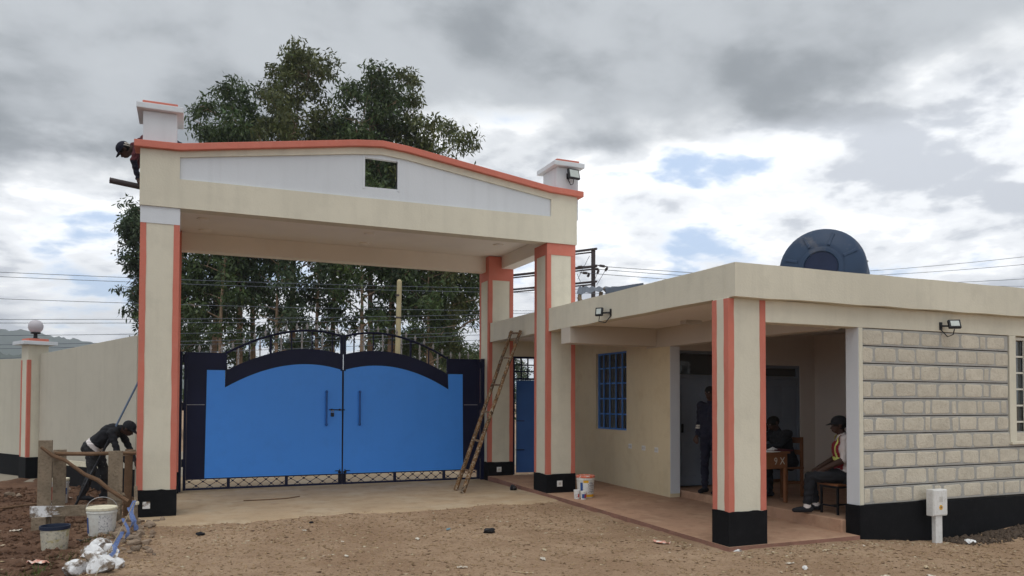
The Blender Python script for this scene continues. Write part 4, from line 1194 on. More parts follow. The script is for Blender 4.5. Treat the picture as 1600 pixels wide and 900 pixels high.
# sheet on timber props lying on the roof behind the fascia
t = thing('roof_sheet', 'grey iron sheet propped on timber offcuts on the guard house roof', 'metal sheet', (8.0, 14.1, 3.19))
c0, c1, c2, c3 = Vector((7.42, 14.0, 3.86)), Vector((8.72, 13.6, 4.08)), Vector((8.95, 14.6, 4.17)), Vector((7.85, 14.7, 4.14))
m = MB(); n_ = 14
vs = []
for k in range(n_ + 1):
    s = k / n_
    a, b = c0.lerp(c1, s), c3.lerp(c2, s)
    dz = 0.02 * (-1) ** k
    vs += [(a.x, a.y, a.z + dz), (b.x, b.y, b.z + dz), (a.x, a.y, a.z + dz - 0.01), (b.x, b.y, b.z + dz - 0.01)]
fs = []
for k in range(n_):
    a = 4 * k; b = a + 4
    fs += [(a, b, b + 1, a + 1), (a + 2, a + 3, b + 3, b + 2), (a, a + 2, b + 2, b), (a + 1, b + 1, b + 3, a + 3)]
fs += [(0, 1, 3, 2), (4 * n_, 4 * n_ + 2, 4 * n_ + 3, 4 * n_ + 1)]
m.add(vs, fs).build('sheet', 'iron_sheet', t)
for p, q in (((7.5, 14.02, 3.19), (7.5, 14.02, 3.86)), ((7.9, 14.0, 3.19), (8.0, 14.0, 3.94)), ((8.66, 13.7, 3.19), (8.66, 13.7, 4.05)), ((8.5, 14.5, 3.19), (8.5, 14.5, 4.10)), ((7.45, 14.0, 3.80), (7.95, 13.9, 3.25)), ((8.0, 13.9, 4.0), (8.6, 13.7, 3.4))):
    MB().beam(p, q, 0.07, 0.05).build('timber_prop', 'old_wood', t, bevel=0.004)
MB().beam((7.95, 13.72, 3.86), (8.75, 13.52, 4.0), 0.03, 0.22).build('edge_board', 'iron_sheet', t)

# blue plastic tank lying on its side on the roof
tc_ = at(1285, 426, 13.0)
t = thing('water_tank', 'dark blue plastic water tank lying on its side on the guard house roof', 'water tank', (tc_.x, tc_.y, 3.19))
dirv = Vector((-tc_.x, -tc_.y + 1.5, 0.0)).normalized()
M = Matrix.Translation((tc_.x, tc_.y, 3.19 + 0.70)) @ Vector((0, 0, 1)).rotation_difference(dirv).to_matrix().to_4x4()
Rt = 0.70
pr = [(0.02, -1.45), (Rt * 0.92, -1.44), (Rt, -1.38)]
for k in range(6):
    z = -1.3 + k * 0.21
    pr += [(Rt, z), (Rt * 0.978, z + 0.05), (Rt * 0.978, z + 0.10), (Rt, z + 0.15)]
pr += [(Rt, 0.0), (Rt * 0.985, 0.05), (Rt * 0.9, 0.13), (Rt * 0.62, 0.235), (Rt * 0.56, 0.25)]
MB().lathe(pr, 48, M).build('shell', 'tank_blue', t, smooth=True)
MB().lathe(((Rt * 0.50, 0.20), (Rt * 0.50, 0.275), (Rt * 0.47, 0.285), (Rt * 0.40, 0.285), (Rt * 0.385, 0.27), (Rt * 0.38, 0.20)), 40, M).build('neck_ring', 'tank_blue', t, smooth=True)
MB().lathe(((Rt * 0.375, 0.20), (Rt * 0.375, 0.262), (Rt * 0.30, 0.268), (0.02, 0.27)), 36, M).build('lid', 'tank_dark', t, smooth=True)
for k in range(8):
    an = R(22 + 45 * k)
    e = Vector((math.cos(an), math.sin(an), 0))
    MB().beam(M @ (e * Rt * 0.55 + Vector((0, 0, 0.255))), M @ (e * Rt * 0.88 + Vector((0, 0, 0.15))), 0.05, 0.03, upv=dirv).build('shoulder_rib', 'tank_blue', t, bevel=0.01)
q = tc_ + Vector((math.cos(_yaw), -math.sin(_yaw), 0)) * 0.70
MB().tube([q + Vector((-0.03, 0, 0.1)), q + Vector((0.03, 0, 0.16)), q + Vector((0.10, 0, 0.21))], 0.014, 6).tube([q + Vector((0.03, 0, 0.13)), q + Vector((0.09, 0, 0.11))], 0.014, 6).build('pipe_stub', 'steel_dark', t)

# ------------------------------------------------------------------ lamps, sockets, meter box
def flood(loc, rotz, tilt, w, h, label, arm):
    t = thing('floodlight', label, 'floodlight', loc, 'small black floodlights')
    M = Matrix.Translation(loc) @ Matrix.Rotation(rotz, 4, 'Z') @ Matrix.Rotation(tilt, 4, 'X')
    MB().box(-w / 2, w / 2, 0.0, 0.045, -h / 2, h / 2, 0, M).build('housing', 'lamp_black', t, bevel=0.008)
    MB().box(-w / 2 + 0.022, w / 2 - 0.022, -0.004, 0.002, -h / 2 + 0.022, h / 2 - 0.022, 0, M).build('lens', 'lamp_glass', t)
    m = MB()
    for k in range(6): m.box(-w / 2 + 0.02 + k * (w - 0.04) / 6, -w / 2 + 0.03 + k * (w - 0.04) / 6, 0.045, 0.065, -h / 2 + 0.02, h / 2 - 0.02, 0, M)
    m.build('cooling_fins', 'lamp_black', t)
    p = M @ Vector((0, 0.05, -h * 0.1))
    m = MB().beam(p, arm, 0.05, 0.02)
    m.beam(Vector(arm) - Vector((0, 0, 0.05)), Vector(arm) + Vector((0, 0, 0.05)), 0.05, 0.02)
    m.build('bracket', 'lamp_black', t)
    q = M @ Vector((0, 0.045, -h / 2)); a = Vector(arm)
    MB().tube([q, q + Vector((0.0, 0.02, -0.07)), (q + a) / 2 - Vector((0, 0, 0.12)), a - Vector((0, 0, 0.04))], 0.007, 6).build('cable', 'lamp_black', t)
flood((6.10, 11.60, 5.565), R(8), R(-14), 0.23, 0.18, 'floodlight on the right roof pier of the gateway', (6.05, 11.752, 5.55))
flood((5.53, 9.75, 2.955), R(-52), R(-12), 0.115, 0.125, 'floodlight on the guard house side fascia above the porch', (5.656, 9.60, 2.93))
flood((9.16, 6.83, 2.665), R(-30), R(-24), 0.15, 0.12, 'floodlight on the front beam above the stone wall', (9.09, 6.985, 2.64))
def socket(p, axis_, label, s=0.085, mt='plastic_white'):
    t = thing('wall_socket', label, 'wall socket', p, 'white wall sockets')
    x, y, z = p
    if axis_ == 'X':
        MB().box(x - 0.012, x, y - s * 0.62, y + s * 0.62, z - s / 2, z + s / 2).build('plate', mt, t, bevel=0.003)
        for k in (-1, 1): MB().box(x - 0.015, x - 0.0121, y + k * s * 0.3 - 0.012, y + k * s * 0.3 + 0.012, z - 0.016, z + 0.02).build('socket_face', 'plastic_grey', t)
    else:
        MB().box(x - s / 2, x + s / 2, y - 0.012, y, z - s / 2, z + s / 2).build('plate', mt, t, bevel=0.003)
        if mt != 'whitewash': MB().box(x - s * 0.22, x + s * 0.22, y - 0.015, y - 0.0121, z - s * 0.22, z + s * 0.22).build('socket_face', 'plastic_grey', t)
socket((7.33, 11.776, 0.833), 'X', 'wall socket on the porch wall, nearest under the blue window')
socket((7.33, 11.338, 0.824), 'X', 'wall socket on the porch wall, middle of the three')
socket((7.33, 10.945, 0.815), 'X', 'wall socket on the porch wall, nearest the room opening')
socket((-0.50, YF - 0.012, 0.185), 'Y', 'paint-smeared pale square on the black base of the left gateway column', 0.095, 'whitewash')
socket((5.865, YF - 0.012, 0.23), 'Y', 'white socket on the black base of the front right gateway column', 0.10)
socket((5.86, YG - 0.012, 0.24), 'Y', 'white socket on the black base of the rear right gateway column', 0.10)
socket((10.8, 9.9, 1.05), 'X', 'switch on the inner side wall of the porch room', 0.09, 'plastic_grey')

t = thing('meter_box', 'white metal meter box on a short post before the black plinth', 'meter box', (8.78, 6.83, -0.15))
MB().box(8.725, 8.845, 6.80, 6.86, -0.35, 0.200).build('post', 'plastic_white', t, bevel=0.006)
MB().box(8.66, 8.915, 6.785, 6.885, 0.201, 0.535).build('box', 'plastic_white', t, bevel=0.008)
dr = MB().box(8.670, 8.908, 6.777, 6.7845, 0.215, 0.525).build('door', 'plastic_white', t, bevel=0.004)
m = MB()
for k in range(6): m.box(8.765, 8.825, 6.774, 6.7768, 0.38 + k * 0.012, 0.386 + k * 0.012)
m.build('vent', 'plastic_grey', dr)
MB().lathe(((0.034, 0.0), (0.034, 0.002)), 6, Matrix.Translation((8.79, 6.7765, 0.31)) @ Matrix.Rotation(R(90), 4, 'X')).build('warning_sticker', 'label_yellow', dr)
MB().lathe(((0.014, 0.0), (0.014, 0.001)), 5, Matrix.Translation((8.792, 6.7742, 0.312)) @ Matrix.Rotation(R(90), 4, 'X')).build('sticker_mark', 'label_text', dr)

# ------------------------------------------------------------------ ladder
t = thing('ladder', 'paint-splashed wooden ladder leaning against the fascia between the right columns', 'ladder', (4.46, 12.85, 0.02))
l0a, l0b = Vector((4.474, 13.089, 0.015)), Vector((4.446, 12.629, 0.015))
l1a, l1b = Vector((5.61, 13.20, 2.955)), Vector((5.61, 12.78, 2.925))
for a, b in ((l0a, l1a), (l0b, l1b)):
    pts = [a.lerp(b, k / 10) + Vector((0, 0.008 * math.sin(k * 1.9), 0.006 * math.cos(k * 2.3))) for k in range(11)]
    pts[-1] = b
    MB().tube(pts, [0.042 - 0.0012 * k for k in range(11)], 8).build('rail', 'ladder_wood', t, smooth=True)
for s in (0.13, 0.31, 0.485, 0.655, 0.825, 0.985):
    a, b = l0a.lerp(l1a, s), l0b.lerp(l1b, s)
    e = (b - a).normalized() * 0.05
    MB().beam(a - e, b + e, 0.045, 0.03).build('rung', 'ladder_wood', t, bevel=0.004)

# ------------------------------------------------------------------ buckets
def bucket(name, loc, r, h, label, body='bucket_clear', lid=None, handle=False, rim=None, inner=None, group='paint buckets', tilt=0.0):
    t = thing(name, label, 'bucket', loc, group)
    x, y, z = loc
    M = Matrix.Translation(loc) @ Matrix.Rotation(tilt, 4, 'Y')
    if inner:
        pr = [(r * 0.84, 0.0), (r * 0.86, 0.01), (r * 0.99, h * 0.96), (r * 1.03, h * 0.965), (r * 1.03, h), (r * 0.95, h), (r * 0.93, h * 0.90), (r * 0.82, h * 0.60), (0.01, h * 0.60)]
        MB().lathe(pr, 30, M).build('pail', body, t, smooth=True)
        MB().lathe(((r * 1.0, h * 0.86), (r * 1.036, h * 0.875), (r * 1.042, h * 1.004), (r * 0.945, h * 1.004), (r * 0.915, h * 0.86), (r * 0.83, h * 0.61)), 30, M).build('rim', inner, t, smooth=True)
    else:
        pr = [(r * 0.86, 0.0), (r * 0.88, 0.01), (r * 0.985, h * 0.80), (r * 1.03, h * 0.805), (r * 1.03, h * 0.84), (r * 1.0, h * 0.845), (r * 1.0, h * 0.93)]
        MB().lathe(pr, 30, M).build('pail', body, t, smooth=True)
        MB().lathe(((r * 1.04, h * 0.90), (r * 1.05, h * 0.91), (r * 1.05, h * 0.985), (r * 1.02, h), (r * 0.9, h), (r * 0.88, h * 0.985), (0.01, h * 0.985)), 30, M).build('lid', lid or 'lid_cream', t, smooth=True)
    if handle:
        pts = [M @ Vector((r * 1.03 * math.cos(a), -r * 0.35 * math.sin(a), h * 0.9 + r * 0.95 * math.sin(a))) for a in np.linspace(0, math.pi, 13)]
        MB().tube(pts, 0.004, 6).build('handle', 'gate_silver', t)
    return t
def wrap(parent, loc, r0, r1, z0, z1, a0, a1, name, mat, n=10):
    """label wrapped round a bucket between two angles"""
    x, y, z = loc
    vs, fs = [], []
    for k in range(n + 1):
        a = R(a0 + (a1 - a0) * k / n)
        vs += [(x + r0 * math.cos(a), y + r0 * math.sin(a), z + z0), (x + r1 * math.cos(a), y + r1 * math.sin(a), z + z1)]
    for k in range(n): fs.append((2 * k, 2 * k + 2, 2 * k + 3, 2 * k + 1))
    return MB().add(vs, fs).build(name, mat, parent, smooth=True)
# big one on the porch slab beside the mid column, with two small tubs
zs = slabz(11.1)
L0 = (6.02, 11.05, zs)
b = bucket('paint_bucket', L0, 0.148, 0.36, 'white printed paint bucket with orange-smeared lid beside the gateway column', 'bucket_clear', 'tape_orange')
rr0 = lambda s: 0.148 * (0.88 + 0.105 * s / 0.8) + 0.002
wrap(b, L0, rr0(0.08), rr0(0.72), 0.03, 0.26, 225, 338, 'print_panel', 'label_print')
wrap(b, L0, rr0(0.05) + 0.001, rr0(0.15) + 0.001, 0.016, 0.058, 225, 315, 'yellow_band', 'label_yellow')
wrap(b, L0, rr0(0.70) + 0.001, rr0(0.78) + 0.001, 0.245, 0.285, 228, 262, 'yellow_band', 'label_yellow')
wrap(b, L0, rr0(0.35) + 0.001, rr0(0.72) + 0.001, 0.10, 0.25, 207, 224, 'blue_panel', 'label_blue')
wrap(b, L0, rr0(0.12) + 0.0015, rr0(0.72) + 0.0015, 0.06, 0.243, 226, 258, 'white_panel', 'plastic_white')
wrap(b, L0, rr0(0.22) + 0.002, rr0(0.3) + 0.002, 0.072, 0.085, 231, 251, 'red_line', 'label_red')
wrap(b, L0, rr0(0.55) + 0.002, rr0(0.6) + 0.002, 0.205, 0.22, 231, 251, 'red_line', 'label_red')
for k, z in enumerate((0.235, 0.205, 0.19, 0.16, 0.13, 0.10)):
    wrap(b, L0, rr0(z / 0.36) + 0.0018, rr0(z / 0.36) + 0.0018, z, z + 0.006, 266, 300 + 6 * (k % 3), 'text_line', 'label_text')
for k, (x, y, lb) in enumerate(((5.80, 10.93, 'small white paint tub left of the printed bucket, nearest the column'), (5.87, 10.84, 'small white paint tub touching the printed bucket'))):
    lo = (x, y, slabz(y))
    b = bucket('paint_tub', lo, 0.052 - 0.004 * k, 0.145 - 0.012 * k, lb, 'plastic_white', 'plastic_white', group='small paint tubs')
    wrap(b, lo, 0.052, 0.053, 0.025, 0.09, 215, 300, 'label_band', ('label_print', 'label_blue')[k])
    wrap(b, lo, 0.0535, 0.0545, 0.03, 0.085, 262, 285, 'red_line', 'label_red')
G = lambda x, y: float(gzn(x, y))
# left yard
x, y = -1.335, 9.83
bucket('paint_bucket', (x, y, G(x, y) - 0.01), 0.147, 0.285, 'open paint-streaked bucket with a dark rim in the left foreground', 'bucket_paint', inner='bucket_navy')
x, y = -0.93, 10.45
lo = (x, y, G(x, y) - 0.01)
b = bucket('paint_bucket', lo, 0.165, 0.335, 'white bucket with a cream lid and wire handle against the timber frame', 'bucket_clear', 'lid_cream', handle=True)
wrap(b, lo, 0.1545, 0.162, 0.05, 0.25, 262, 318, 'print_panel', 'label_print')
wrap(b, lo, 0.1515, 0.160, 0.03, 0.22, 195, 212, 'dark_run', 'label_blue')
x, y = -1.87, 14.0
lo = (x, y, G(x, y))
b = bucket('paint_bucket', lo, 0.155, 0.40, 'white bucket with a red and blue label behind the timber frame', 'plastic_white', 'lid_cream')
wrap(b, lo, 0.148, 0.154, 0.07, 0.28, 225, 275, 'red_panel', 'label_red')
wrap(b, lo, 0.1505, 0.1555, 0.15, 0.25, 276, 330, 'blue_panel', 'label_blue')

# ------------------------------------------------------------------ timber frame, pole, stake and ribbon
t = thing('timber_frame', 'rough timber work frame with a white-washed lower board in the left yard', 'work frame', (-1.3, 11.4, 0))
def plank(name, a, b, w, h, mat='old_wood', upv=(0, 0, 1)):
    return MB().beam(a, b, w, h, upv=upv).build(name, mat, t, bevel=0.004)
plank('post', (-1.66, 11.30, -0.1), (-1.655, 11.30, 1.12), 0.155, 0.05, upv=(0, 1, 0))
plank('post', (-1.54, 11.60, -0.1), (-1.535, 11.60, 0.98), 0.15, 0.05, upv=(0, 1, 0))
plank('post', (-0.862, 11.33, -0.1), (-0.858, 11.33, 0.965), 0.17, 0.05, upv=(0, 1, 0))
plank('post', (-0.76, 12.05, -0.1), (-0.745, 12.05, 0.94), 0.10, 0.06, 'bark_pole', upv=(0, 1, 0))
lb_ = plank('board', (-1.80, 11.25, 0.225), (-0.79, 11.25, 0.205), 0.045, 0.138)
wq = random.Random(8)
poly = [(-1.803, 0.153), (-1.803, 0.297)] + [(-1.50 + wq.uniform(-0.10, 0.06) + 0.05 * math.sin(k * 1.9), 0.293 - 0.0136 * k) for k in range(11)]
MB().prism_y(poly, 11.2225, 11.2275).build('white_wash', 'whitewash', lb_)
plank('stub', (-1.70, 11.20, -0.1), (-1.70, 11.20, 0.155), 0.16, 0.05, upv=(0, 1, 0))
plank('cross_piece', (-1.60, 11.35, 0.90), (-1.55, 11.85, 0.90), 0.05, 0.12)
plank('brace', (-1.10, 12.1, -0.03), (-0.80, 11.8, 0.34), 0.07, 0.05)
plank('board', (-0.90, 11.4, 0.90), (-0.68, 12.1, 0.90), 0.04, 0.06)
MB().tube([(-1.62, 11.42, 0.94), (-1.2, 11.42, 0.928), (-0.9, 11.42, 0.93), (-0.62, 11.42, 0.925)], [0.027, 0.026, 0.024, 0.022], 8).build('top_pole', 'bark_pole', t, smooth=True)
MB().tube([(-1.69, 11.20, 1.04), (-1.56, 11.19, 0.93), (-1.42, 11.19, 0.865), (-1.2, 11.19, 0.68), (-1.05, 11.20, 0.60), (-0.92, 11.19, 0.475), (-0.70, 11.19, 0.31)], [0.018, 0.026, 0.022, 0.024, 0.028, 0.025, 0.028], 8).build('branch_brace', 'bark_pole', t, smooth=True)
solo(MB().tube([(-1.58, 13.62, G(-1.58, 13.62)), (-1.12, 13.78, 1.05)], 0.02, 8, 0).tube([(-1.12, 13.78, 1.05), (-0.70, 13.92, 2.03)], 0.016, 8, 1), 'extension_pole', ['steel_dark', 'pole_bluegrey'], 'long blue painting pole leaning up behind the stooping painter', 'painting pole', (-1.58, 13.62, 0))
# short plank leaning on the wall and a cane on the ground
solo(MB().beam((-2.0, 15.6, 0.52), (-1.35, 14.85, 0.50), 0.03, 0.09), 'loose_board', 'lid_cream', 'pale board propped along the boundary wall behind the painter', 'board', (-2.0, 15.6, 0.47))
solo(MB().tube([(-2.75, 13.3, G(-2.75, 13.3) + 0.02), (-1.85, 13.7, G(-1.85, 13.7) + 0.06)], 0.018, 7), 'loose_pole', 'bark_pole', 'thin pole lying on the red soil by the timber frame', 'pole', (-2.75, 13.3, 0))
t = thing('marker_stake', 'thin wooden stake beside the black base of the left gateway column', 'stake', (-0.56, 10.56, 0))
MB().beam((-0.557, 10.54, -0.12), (-0.575, 10.58, 0.57), 0.04, 0.028, upv=(0, 1, 0)).build('stake', 'old_wood', t, bevel=0.003)
s0, s1 = Vector((-0.575, 10.55, 0.40)), Vector((-0.76, 7.6, 0.02))
MB().tube([s0, s0.lerp(s1, .3) - Vector((0, 0, 0.02)), s0.lerp(s1, .65) - Vector((0, 0, 0.02)), s1], 0.005, 5).build('string', 'string', t)
MB().lathe(((0.03, 0.34), (0.034, 0.36), (0.03, 0.38)), 8, Matrix.Translation((-0.566, 10.56, 0))).build('string_knot', 'lid_cream', t)
def ribbon(p, L, w, seed, label):
    r = random.Random(seed)
    p = Vector(p); vs, fs = [], []
    n = 9
    for k in range(n + 1):
        s = k / n
        tw = r.uniform(-0.5, 0.5) + s * 1.2
        c = p + Vector((0.03 * math.sin(s * 5 + seed), 0.02 * math.cos(s * 4), -L * s))
        e = Vector((math.cos(tw), math.sin(tw), 0)) * w * (0.55 + 0.45 * s) / 2
        nn = Vector((-e.y, e.x, 0)).normalized() * 0.001
        vs += [c - e + nn, c + e + nn, c + e - nn, c - e - nn]
    for k in range(n):
        a = 4 * k; b = a + 4
        for i in range(4): fs.append((a + i, a + (i + 1) % 4, b + (i + 1) % 4, b + i))
    fs += [(0, 3, 2, 1), (4 * n, 4 * n + 1, 4 * n + 2, 4 * n + 3)]
    solo(MB().add(vs, fs), 'ribbon', 'ribbon_blue', label, 'ribbon', p - Vector((0, 0, L)), 'blue plastic ribbons on the string', smooth=True)
ribbon(s0.lerp(s1, 0.04) + Vector((0, 0, 0.02)), 0.36, 0.075, 3, 'blue ribbon bunched on the string next to the wooden stake')
ribbon(s0.lerp(s1, 0.12), 0.24, 0.06, 11, 'blue ribbon fluttering below the bunched one near the stake')
ribbon(s0.lerp(s1, 0.28), 0.26, 0.055, 5, 'blue ribbon hanging beside the lidded white bucket')
ribbon(s0.lerp(s1, 0.52) + Vector((0.03, 0, 0.05)), 0.24, 0.07, 8, 'blue ribbon hanging over the white-washed stones')
ribbon(s0.lerp(s1, 0.68) + Vector((0.03, 0, 0.06)), 0.18, 0.06, 13, 'blue ribbon at the lowest end of the string')
# ------------------------------------------------------------------ stones, rubble, litter
def rock(r, seed, flat=0.7, n=1, lump=0.0):
    bm = bmesh.new()
    bmesh.ops.create_icosphere(bm, subdivisions=n, radius=1.0)
    q = random.Random(seed)
    ax = [q.uniform(0.7, 1.25), q.uniform(0.6, 1.0), flat * q.uniform(0.7, 1.1)]
    pl_ = [(Vector((q.gauss(0, 1), q.gauss(0, 1), q.gauss(0, 1))).normalized(), q.uniform(0.45, 0.8)) for _ in range(9)]
    vs = []
    for v in bm.verts:
        p = v.co.copy() * (q.uniform(0.93, 1.07) if not lump else 1 + lump * (math.sin(v.co.x * 7 + seed) * math.cos(v.co.y * 6.1 + v.co.z * 5) + 0.6 * math.sin(v.co.z * 15 + v.co.x * 11)) + q.uniform(-0.03, 0.03))
        for nrm, dd in pl_:
            k = p.dot(nrm) - dd
            if k > 0: p -= nrm * k
        vs.append((p.x * ax[0] * r, p.y * ax[1] * r, p.z * ax[2] * r))
    fs = [tuple(v.index for v in f.verts) for f in bm.faces]
    bm.free()
    return vs, fs
rr = random.Random(77)
wsh = [(-0.82, 9.40, 0.12, 'whitewash', 'half white-washed stone at the head of the white stone row, by the lidded bucket'), (-0.74, 9.10, 0.11, 'whitewash', 'second white-washed stone of the row, under the hanging ribbon'), (-0.86, 8.92, 0.14, 'whitewash', 'third white-washed stone of the row, left of the string'),
       (-0.68, 8.78, 0.11, 'whitewash', 'fourth white-washed stone of the row, right under the string'), (-0.80, 8.55, 0.17, 'whitewash', 'big flat white-washed stone near the bottom edge'), (-0.62, 8.42, 0.10, 'whitewash', 'white-washed stone at the lowest end of the string'), (-0.92, 8.28, 0.14, 'whitewash', 'white-washed stone furthest down at the bottom left edge'), (-0.74, 8.20, 0.15, 'whitewash', 'white-washed stone cut by the bottom edge of the picture')]
for k, (x, y, r_, mt, lb) in enumerate(wsh):
    vs, fs = rock(r_, 500 + k, 0.75, 3, 0.10)
    z = G(x, y) + r_ * 0.30
    solo(MB().add([(a + x, b + y, c + z) for a, b, c in vs], fs), 'painted_stone', mt, lb, 'stone', (x, y, z - r_ * 0.5), 'white-washed kerb stones', smooth=True)
spots = []
for k in range(60):
    for _ in range(40):
        x = -0.56 + rr.gauss(0, 0.16); y = rr.uniform(9.0, 11.4)
        r_ = rr.uniform(0.03, 0.085)
        if x > -0.28 or x < -0.95: continue
        if all(math.hypot(x - a, y - b) > (r_ + c) * 0.75 for a, b, c in spots) and all(math.hypot(x - a, y - b) > r_ + c for a, b, c, _, _ in wsh):
            spots.append((x, y, r_)); break
for k in range(8):
    spots.append((-2.6 + rr.uniform(-0.6, 1.0), 15.8 + rr.uniform(-0.8, 0.9), rr.uniform(0.06, 0.12)))
for k, (x, y, r_) in enumerate(spots):
    vs, fs = rock(r_, 600 + k, 0.75, 2)
    z = G(x, y) + r_ * 0.3
    zone = 'right under the wooden stake' if y > 10.35 else 'between the stake and the white-washed stones' if y > 9.75 else 'alongside the white-washed stones'
    lb = ('%s brown rubble stone %s' % ('larger' if r_ > 0.058 else 'small', zone)) if y < 12 else ('%s rubble stone lying at the foot of the boundary wall' % ('larger' if r_ > 0.09 else 'small'))
    solo(MB().add([(a + x, b + y, c + z) for a, b, c in vs], fs), 'rubble_stone', 'rubble', lb, 'stone', (x, y, z - r_ * 0.4), 'rubble stones by the string line' if y < 12 else 'rubble stones by the boundary wall')
# gravel and chips: far too many to count
def scatter(name, label, n, area, size, mat, seed, dens=None, flat=0.6):
    q = np.random.RandomState(seed)
    x = q.uniform(area[0], area[1], n * 3); y = q.uniform(area[2], area[3], n * 3)
    keep = np.ones(len(x), bool)
    keep &= ~((x > 5.5) & (y > 6.93))                       # off the porch slab and the building
    if mat != 'lime_white': keep &= ~((x > -0.7) & (x < 5.6) & (y > 11.1 + 0.07 * (x + 0.6)) & (q.rand(len(x)) > 0.03 + 0.6 * np.exp(-(y - 11.1 - 0.07 * (x + 0.6)) / 0.22)))
    if dens is not None: keep &= q.rand(len(x)) < dens(x, y)
    x, y = x[keep][:n], y[keep][:n]
    n = len(x)
    base = np.array([(1, 0, 0), (-0.5, 0.87, 0), (-0.5, -0.87, 0), (0.1, 0.05, 1.0), (0.0, 0.0, -0.8)])
    fc = np.array([(0, 1, 3), (1, 2, 3), (2, 0, 3), (1, 0, 4), (2, 1, 4), (0, 2, 4)])
    s = size[0] * (size[1] / size[0]) ** (q.rand(n) ** 2.2)
    an = q.rand(n) * 6.28
    P = np.repeat(base[None], n, 0) * q.uniform(0.6, 1.3, (n, 5, 3))
    P[:, :, 2] *= flat
    P[:, :, 0] *= q.uniform(0.7, 1.8, (n, 1))
    P *= s[:, None, None]
    ca, sa = np.cos(an)[:, None], np.sin(an)[:, None]
    X = P[:, :, 0] * ca - P[:, :, 1] * sa + x[:, None]; Y = P[:, :, 0] * sa + P[:, :, 1] * ca + y[:, None]
    Z = P[:, :, 2] + (gzn(x, y) + 0.15 * s * flat)[:, None]
    V = np.stack([X, Y, Z], 2).reshape(-1, 3)
    F = (fc[None] + 5 * np.arange(n)[:, None, None]).reshape(-1, 3)
    o = np_mesh(name, V, F, mat)
    return tag(o, label, kind='stuff')
material('gravel_tan', s2l((158, 134, 104)), 0.95, 0.3, 30.0, 0.0, second=s2l((112, 92, 70)), second_scale=19.0)
scatter('gravel', 'fine brown gravel strewn over the bare earth', 30000, (-0.9, 11.5, 4.5, 12.4), (0.005, 0.024), 'gravel_tan', 1)
scatter('wood_chips', 'pale chips, straw and dry leaf bits on the bare earth', 4200, (-4.5, 11.5, 4.8, 11.6), (0.007, 0.038), 'chips', 2, dens=lambda x, y: sst(0.4, 0.75, 0.6 * vnoise(x + 40, y, 1.1) + 0.4 * vnoise(x, y + 30, 3.5)) + 0.1, flat=0.22)
scatter('soil_clods', 'crumbs of red soil in the left yard', 9000, (-5.0, -0.75, 7.0, 16.5), (0.008, 0.055), 'soil', 3, flat=0.8)
scatter('kerb_debris', 'dry leaves and crumbs gathered along the porch kerb', 1800, (3.6, 12.0, 6.2, 11.4), (0.010, 0.042), 'chips', 4, dens=lambda x, y: np.exp(-((x - 5.45) / 0.22) ** 2) * (y > 6.9) + np.exp(-((y - 6.72) / 0.16) ** 2) * (x > 5.4), flat=0.25)
scatter('soil_heap', 'dark loose soil heaped along the black plinth by the meter box', 2600, (8.95, 12.5, 6.45, 6.95), (0.012, 0.05), 'dark_soil', 6, dens=lambda x, y: sst(6.4, 6.8, y), flat=0.9)
material('leaf_brown', s2l((96, 74, 54)), 0.9, 0.3, 40.0, 0.0)
scatter('dry_leaf_litter', 'dark brown dry leaf bits on the bare earth', 2300, (-0.9, 11.5, 4.6, 11.3), (0.008, 0.038), 'leaf_brown', 12, dens=lambda x, y: sst(0.45, 0.8, 0.6 * vnoise(x, y, 1.3) + 0.4 * vnoise(x, y, 4.0)) + 0.08, flat=0.25)
material('lime_white', s2l((214, 210, 204)), 0.95, 0.1, 9.0, 0.0)
scatter('lime_crumbs', 'white lime crumbs round the base of the left gateway column', 420, (-0.85, 0.1, 11.3, 11.72), (0.006, 0.022), 'lime_white', 8, dens=lambda x, y: sst(11.35, 11.65, y), flat=0.3)
# grass tufts, left foreground
q = np.random.RandomState(9)
cen = []
for (x, y, n) in ((-1.35, 8.55, 60), (-0.98, 8.6, 50), (-1.15, 9.0, 30), (-0.95, 10.0, 35), (-1.6, 8.3, 30), (-2.2, 9.4, 20)):
    for _ in range(n):
        a, b = x + q.randn() * 0.07, y + q.randn() * 0.07
        cen.append((a, b, G(a, b)))
V, F = [], []
for (a, b, z) in cen:
    h = q.uniform(0.03, 0.09); an = q.rand() * 6.28; w = 0.004; ln = q.randn(2) * 0.03
    k = len(V)
    V += [(a - w * math.cos(an), b - w * math.sin(an), z - 0.01), (a + w * math.cos(an), b + w * math.sin(an), z - 0.01), (a + ln[0] + 0.001, b + ln[1], z + h), (a + ln[0] - 0.001, b + ln[1], z + h)]
    F.append((k, k + 1, k + 2, k + 3))
tag(np_mesh('grass', V, F, 'leaf_grass'), 'sparse green grass blades in the left foreground', kind='stuff')
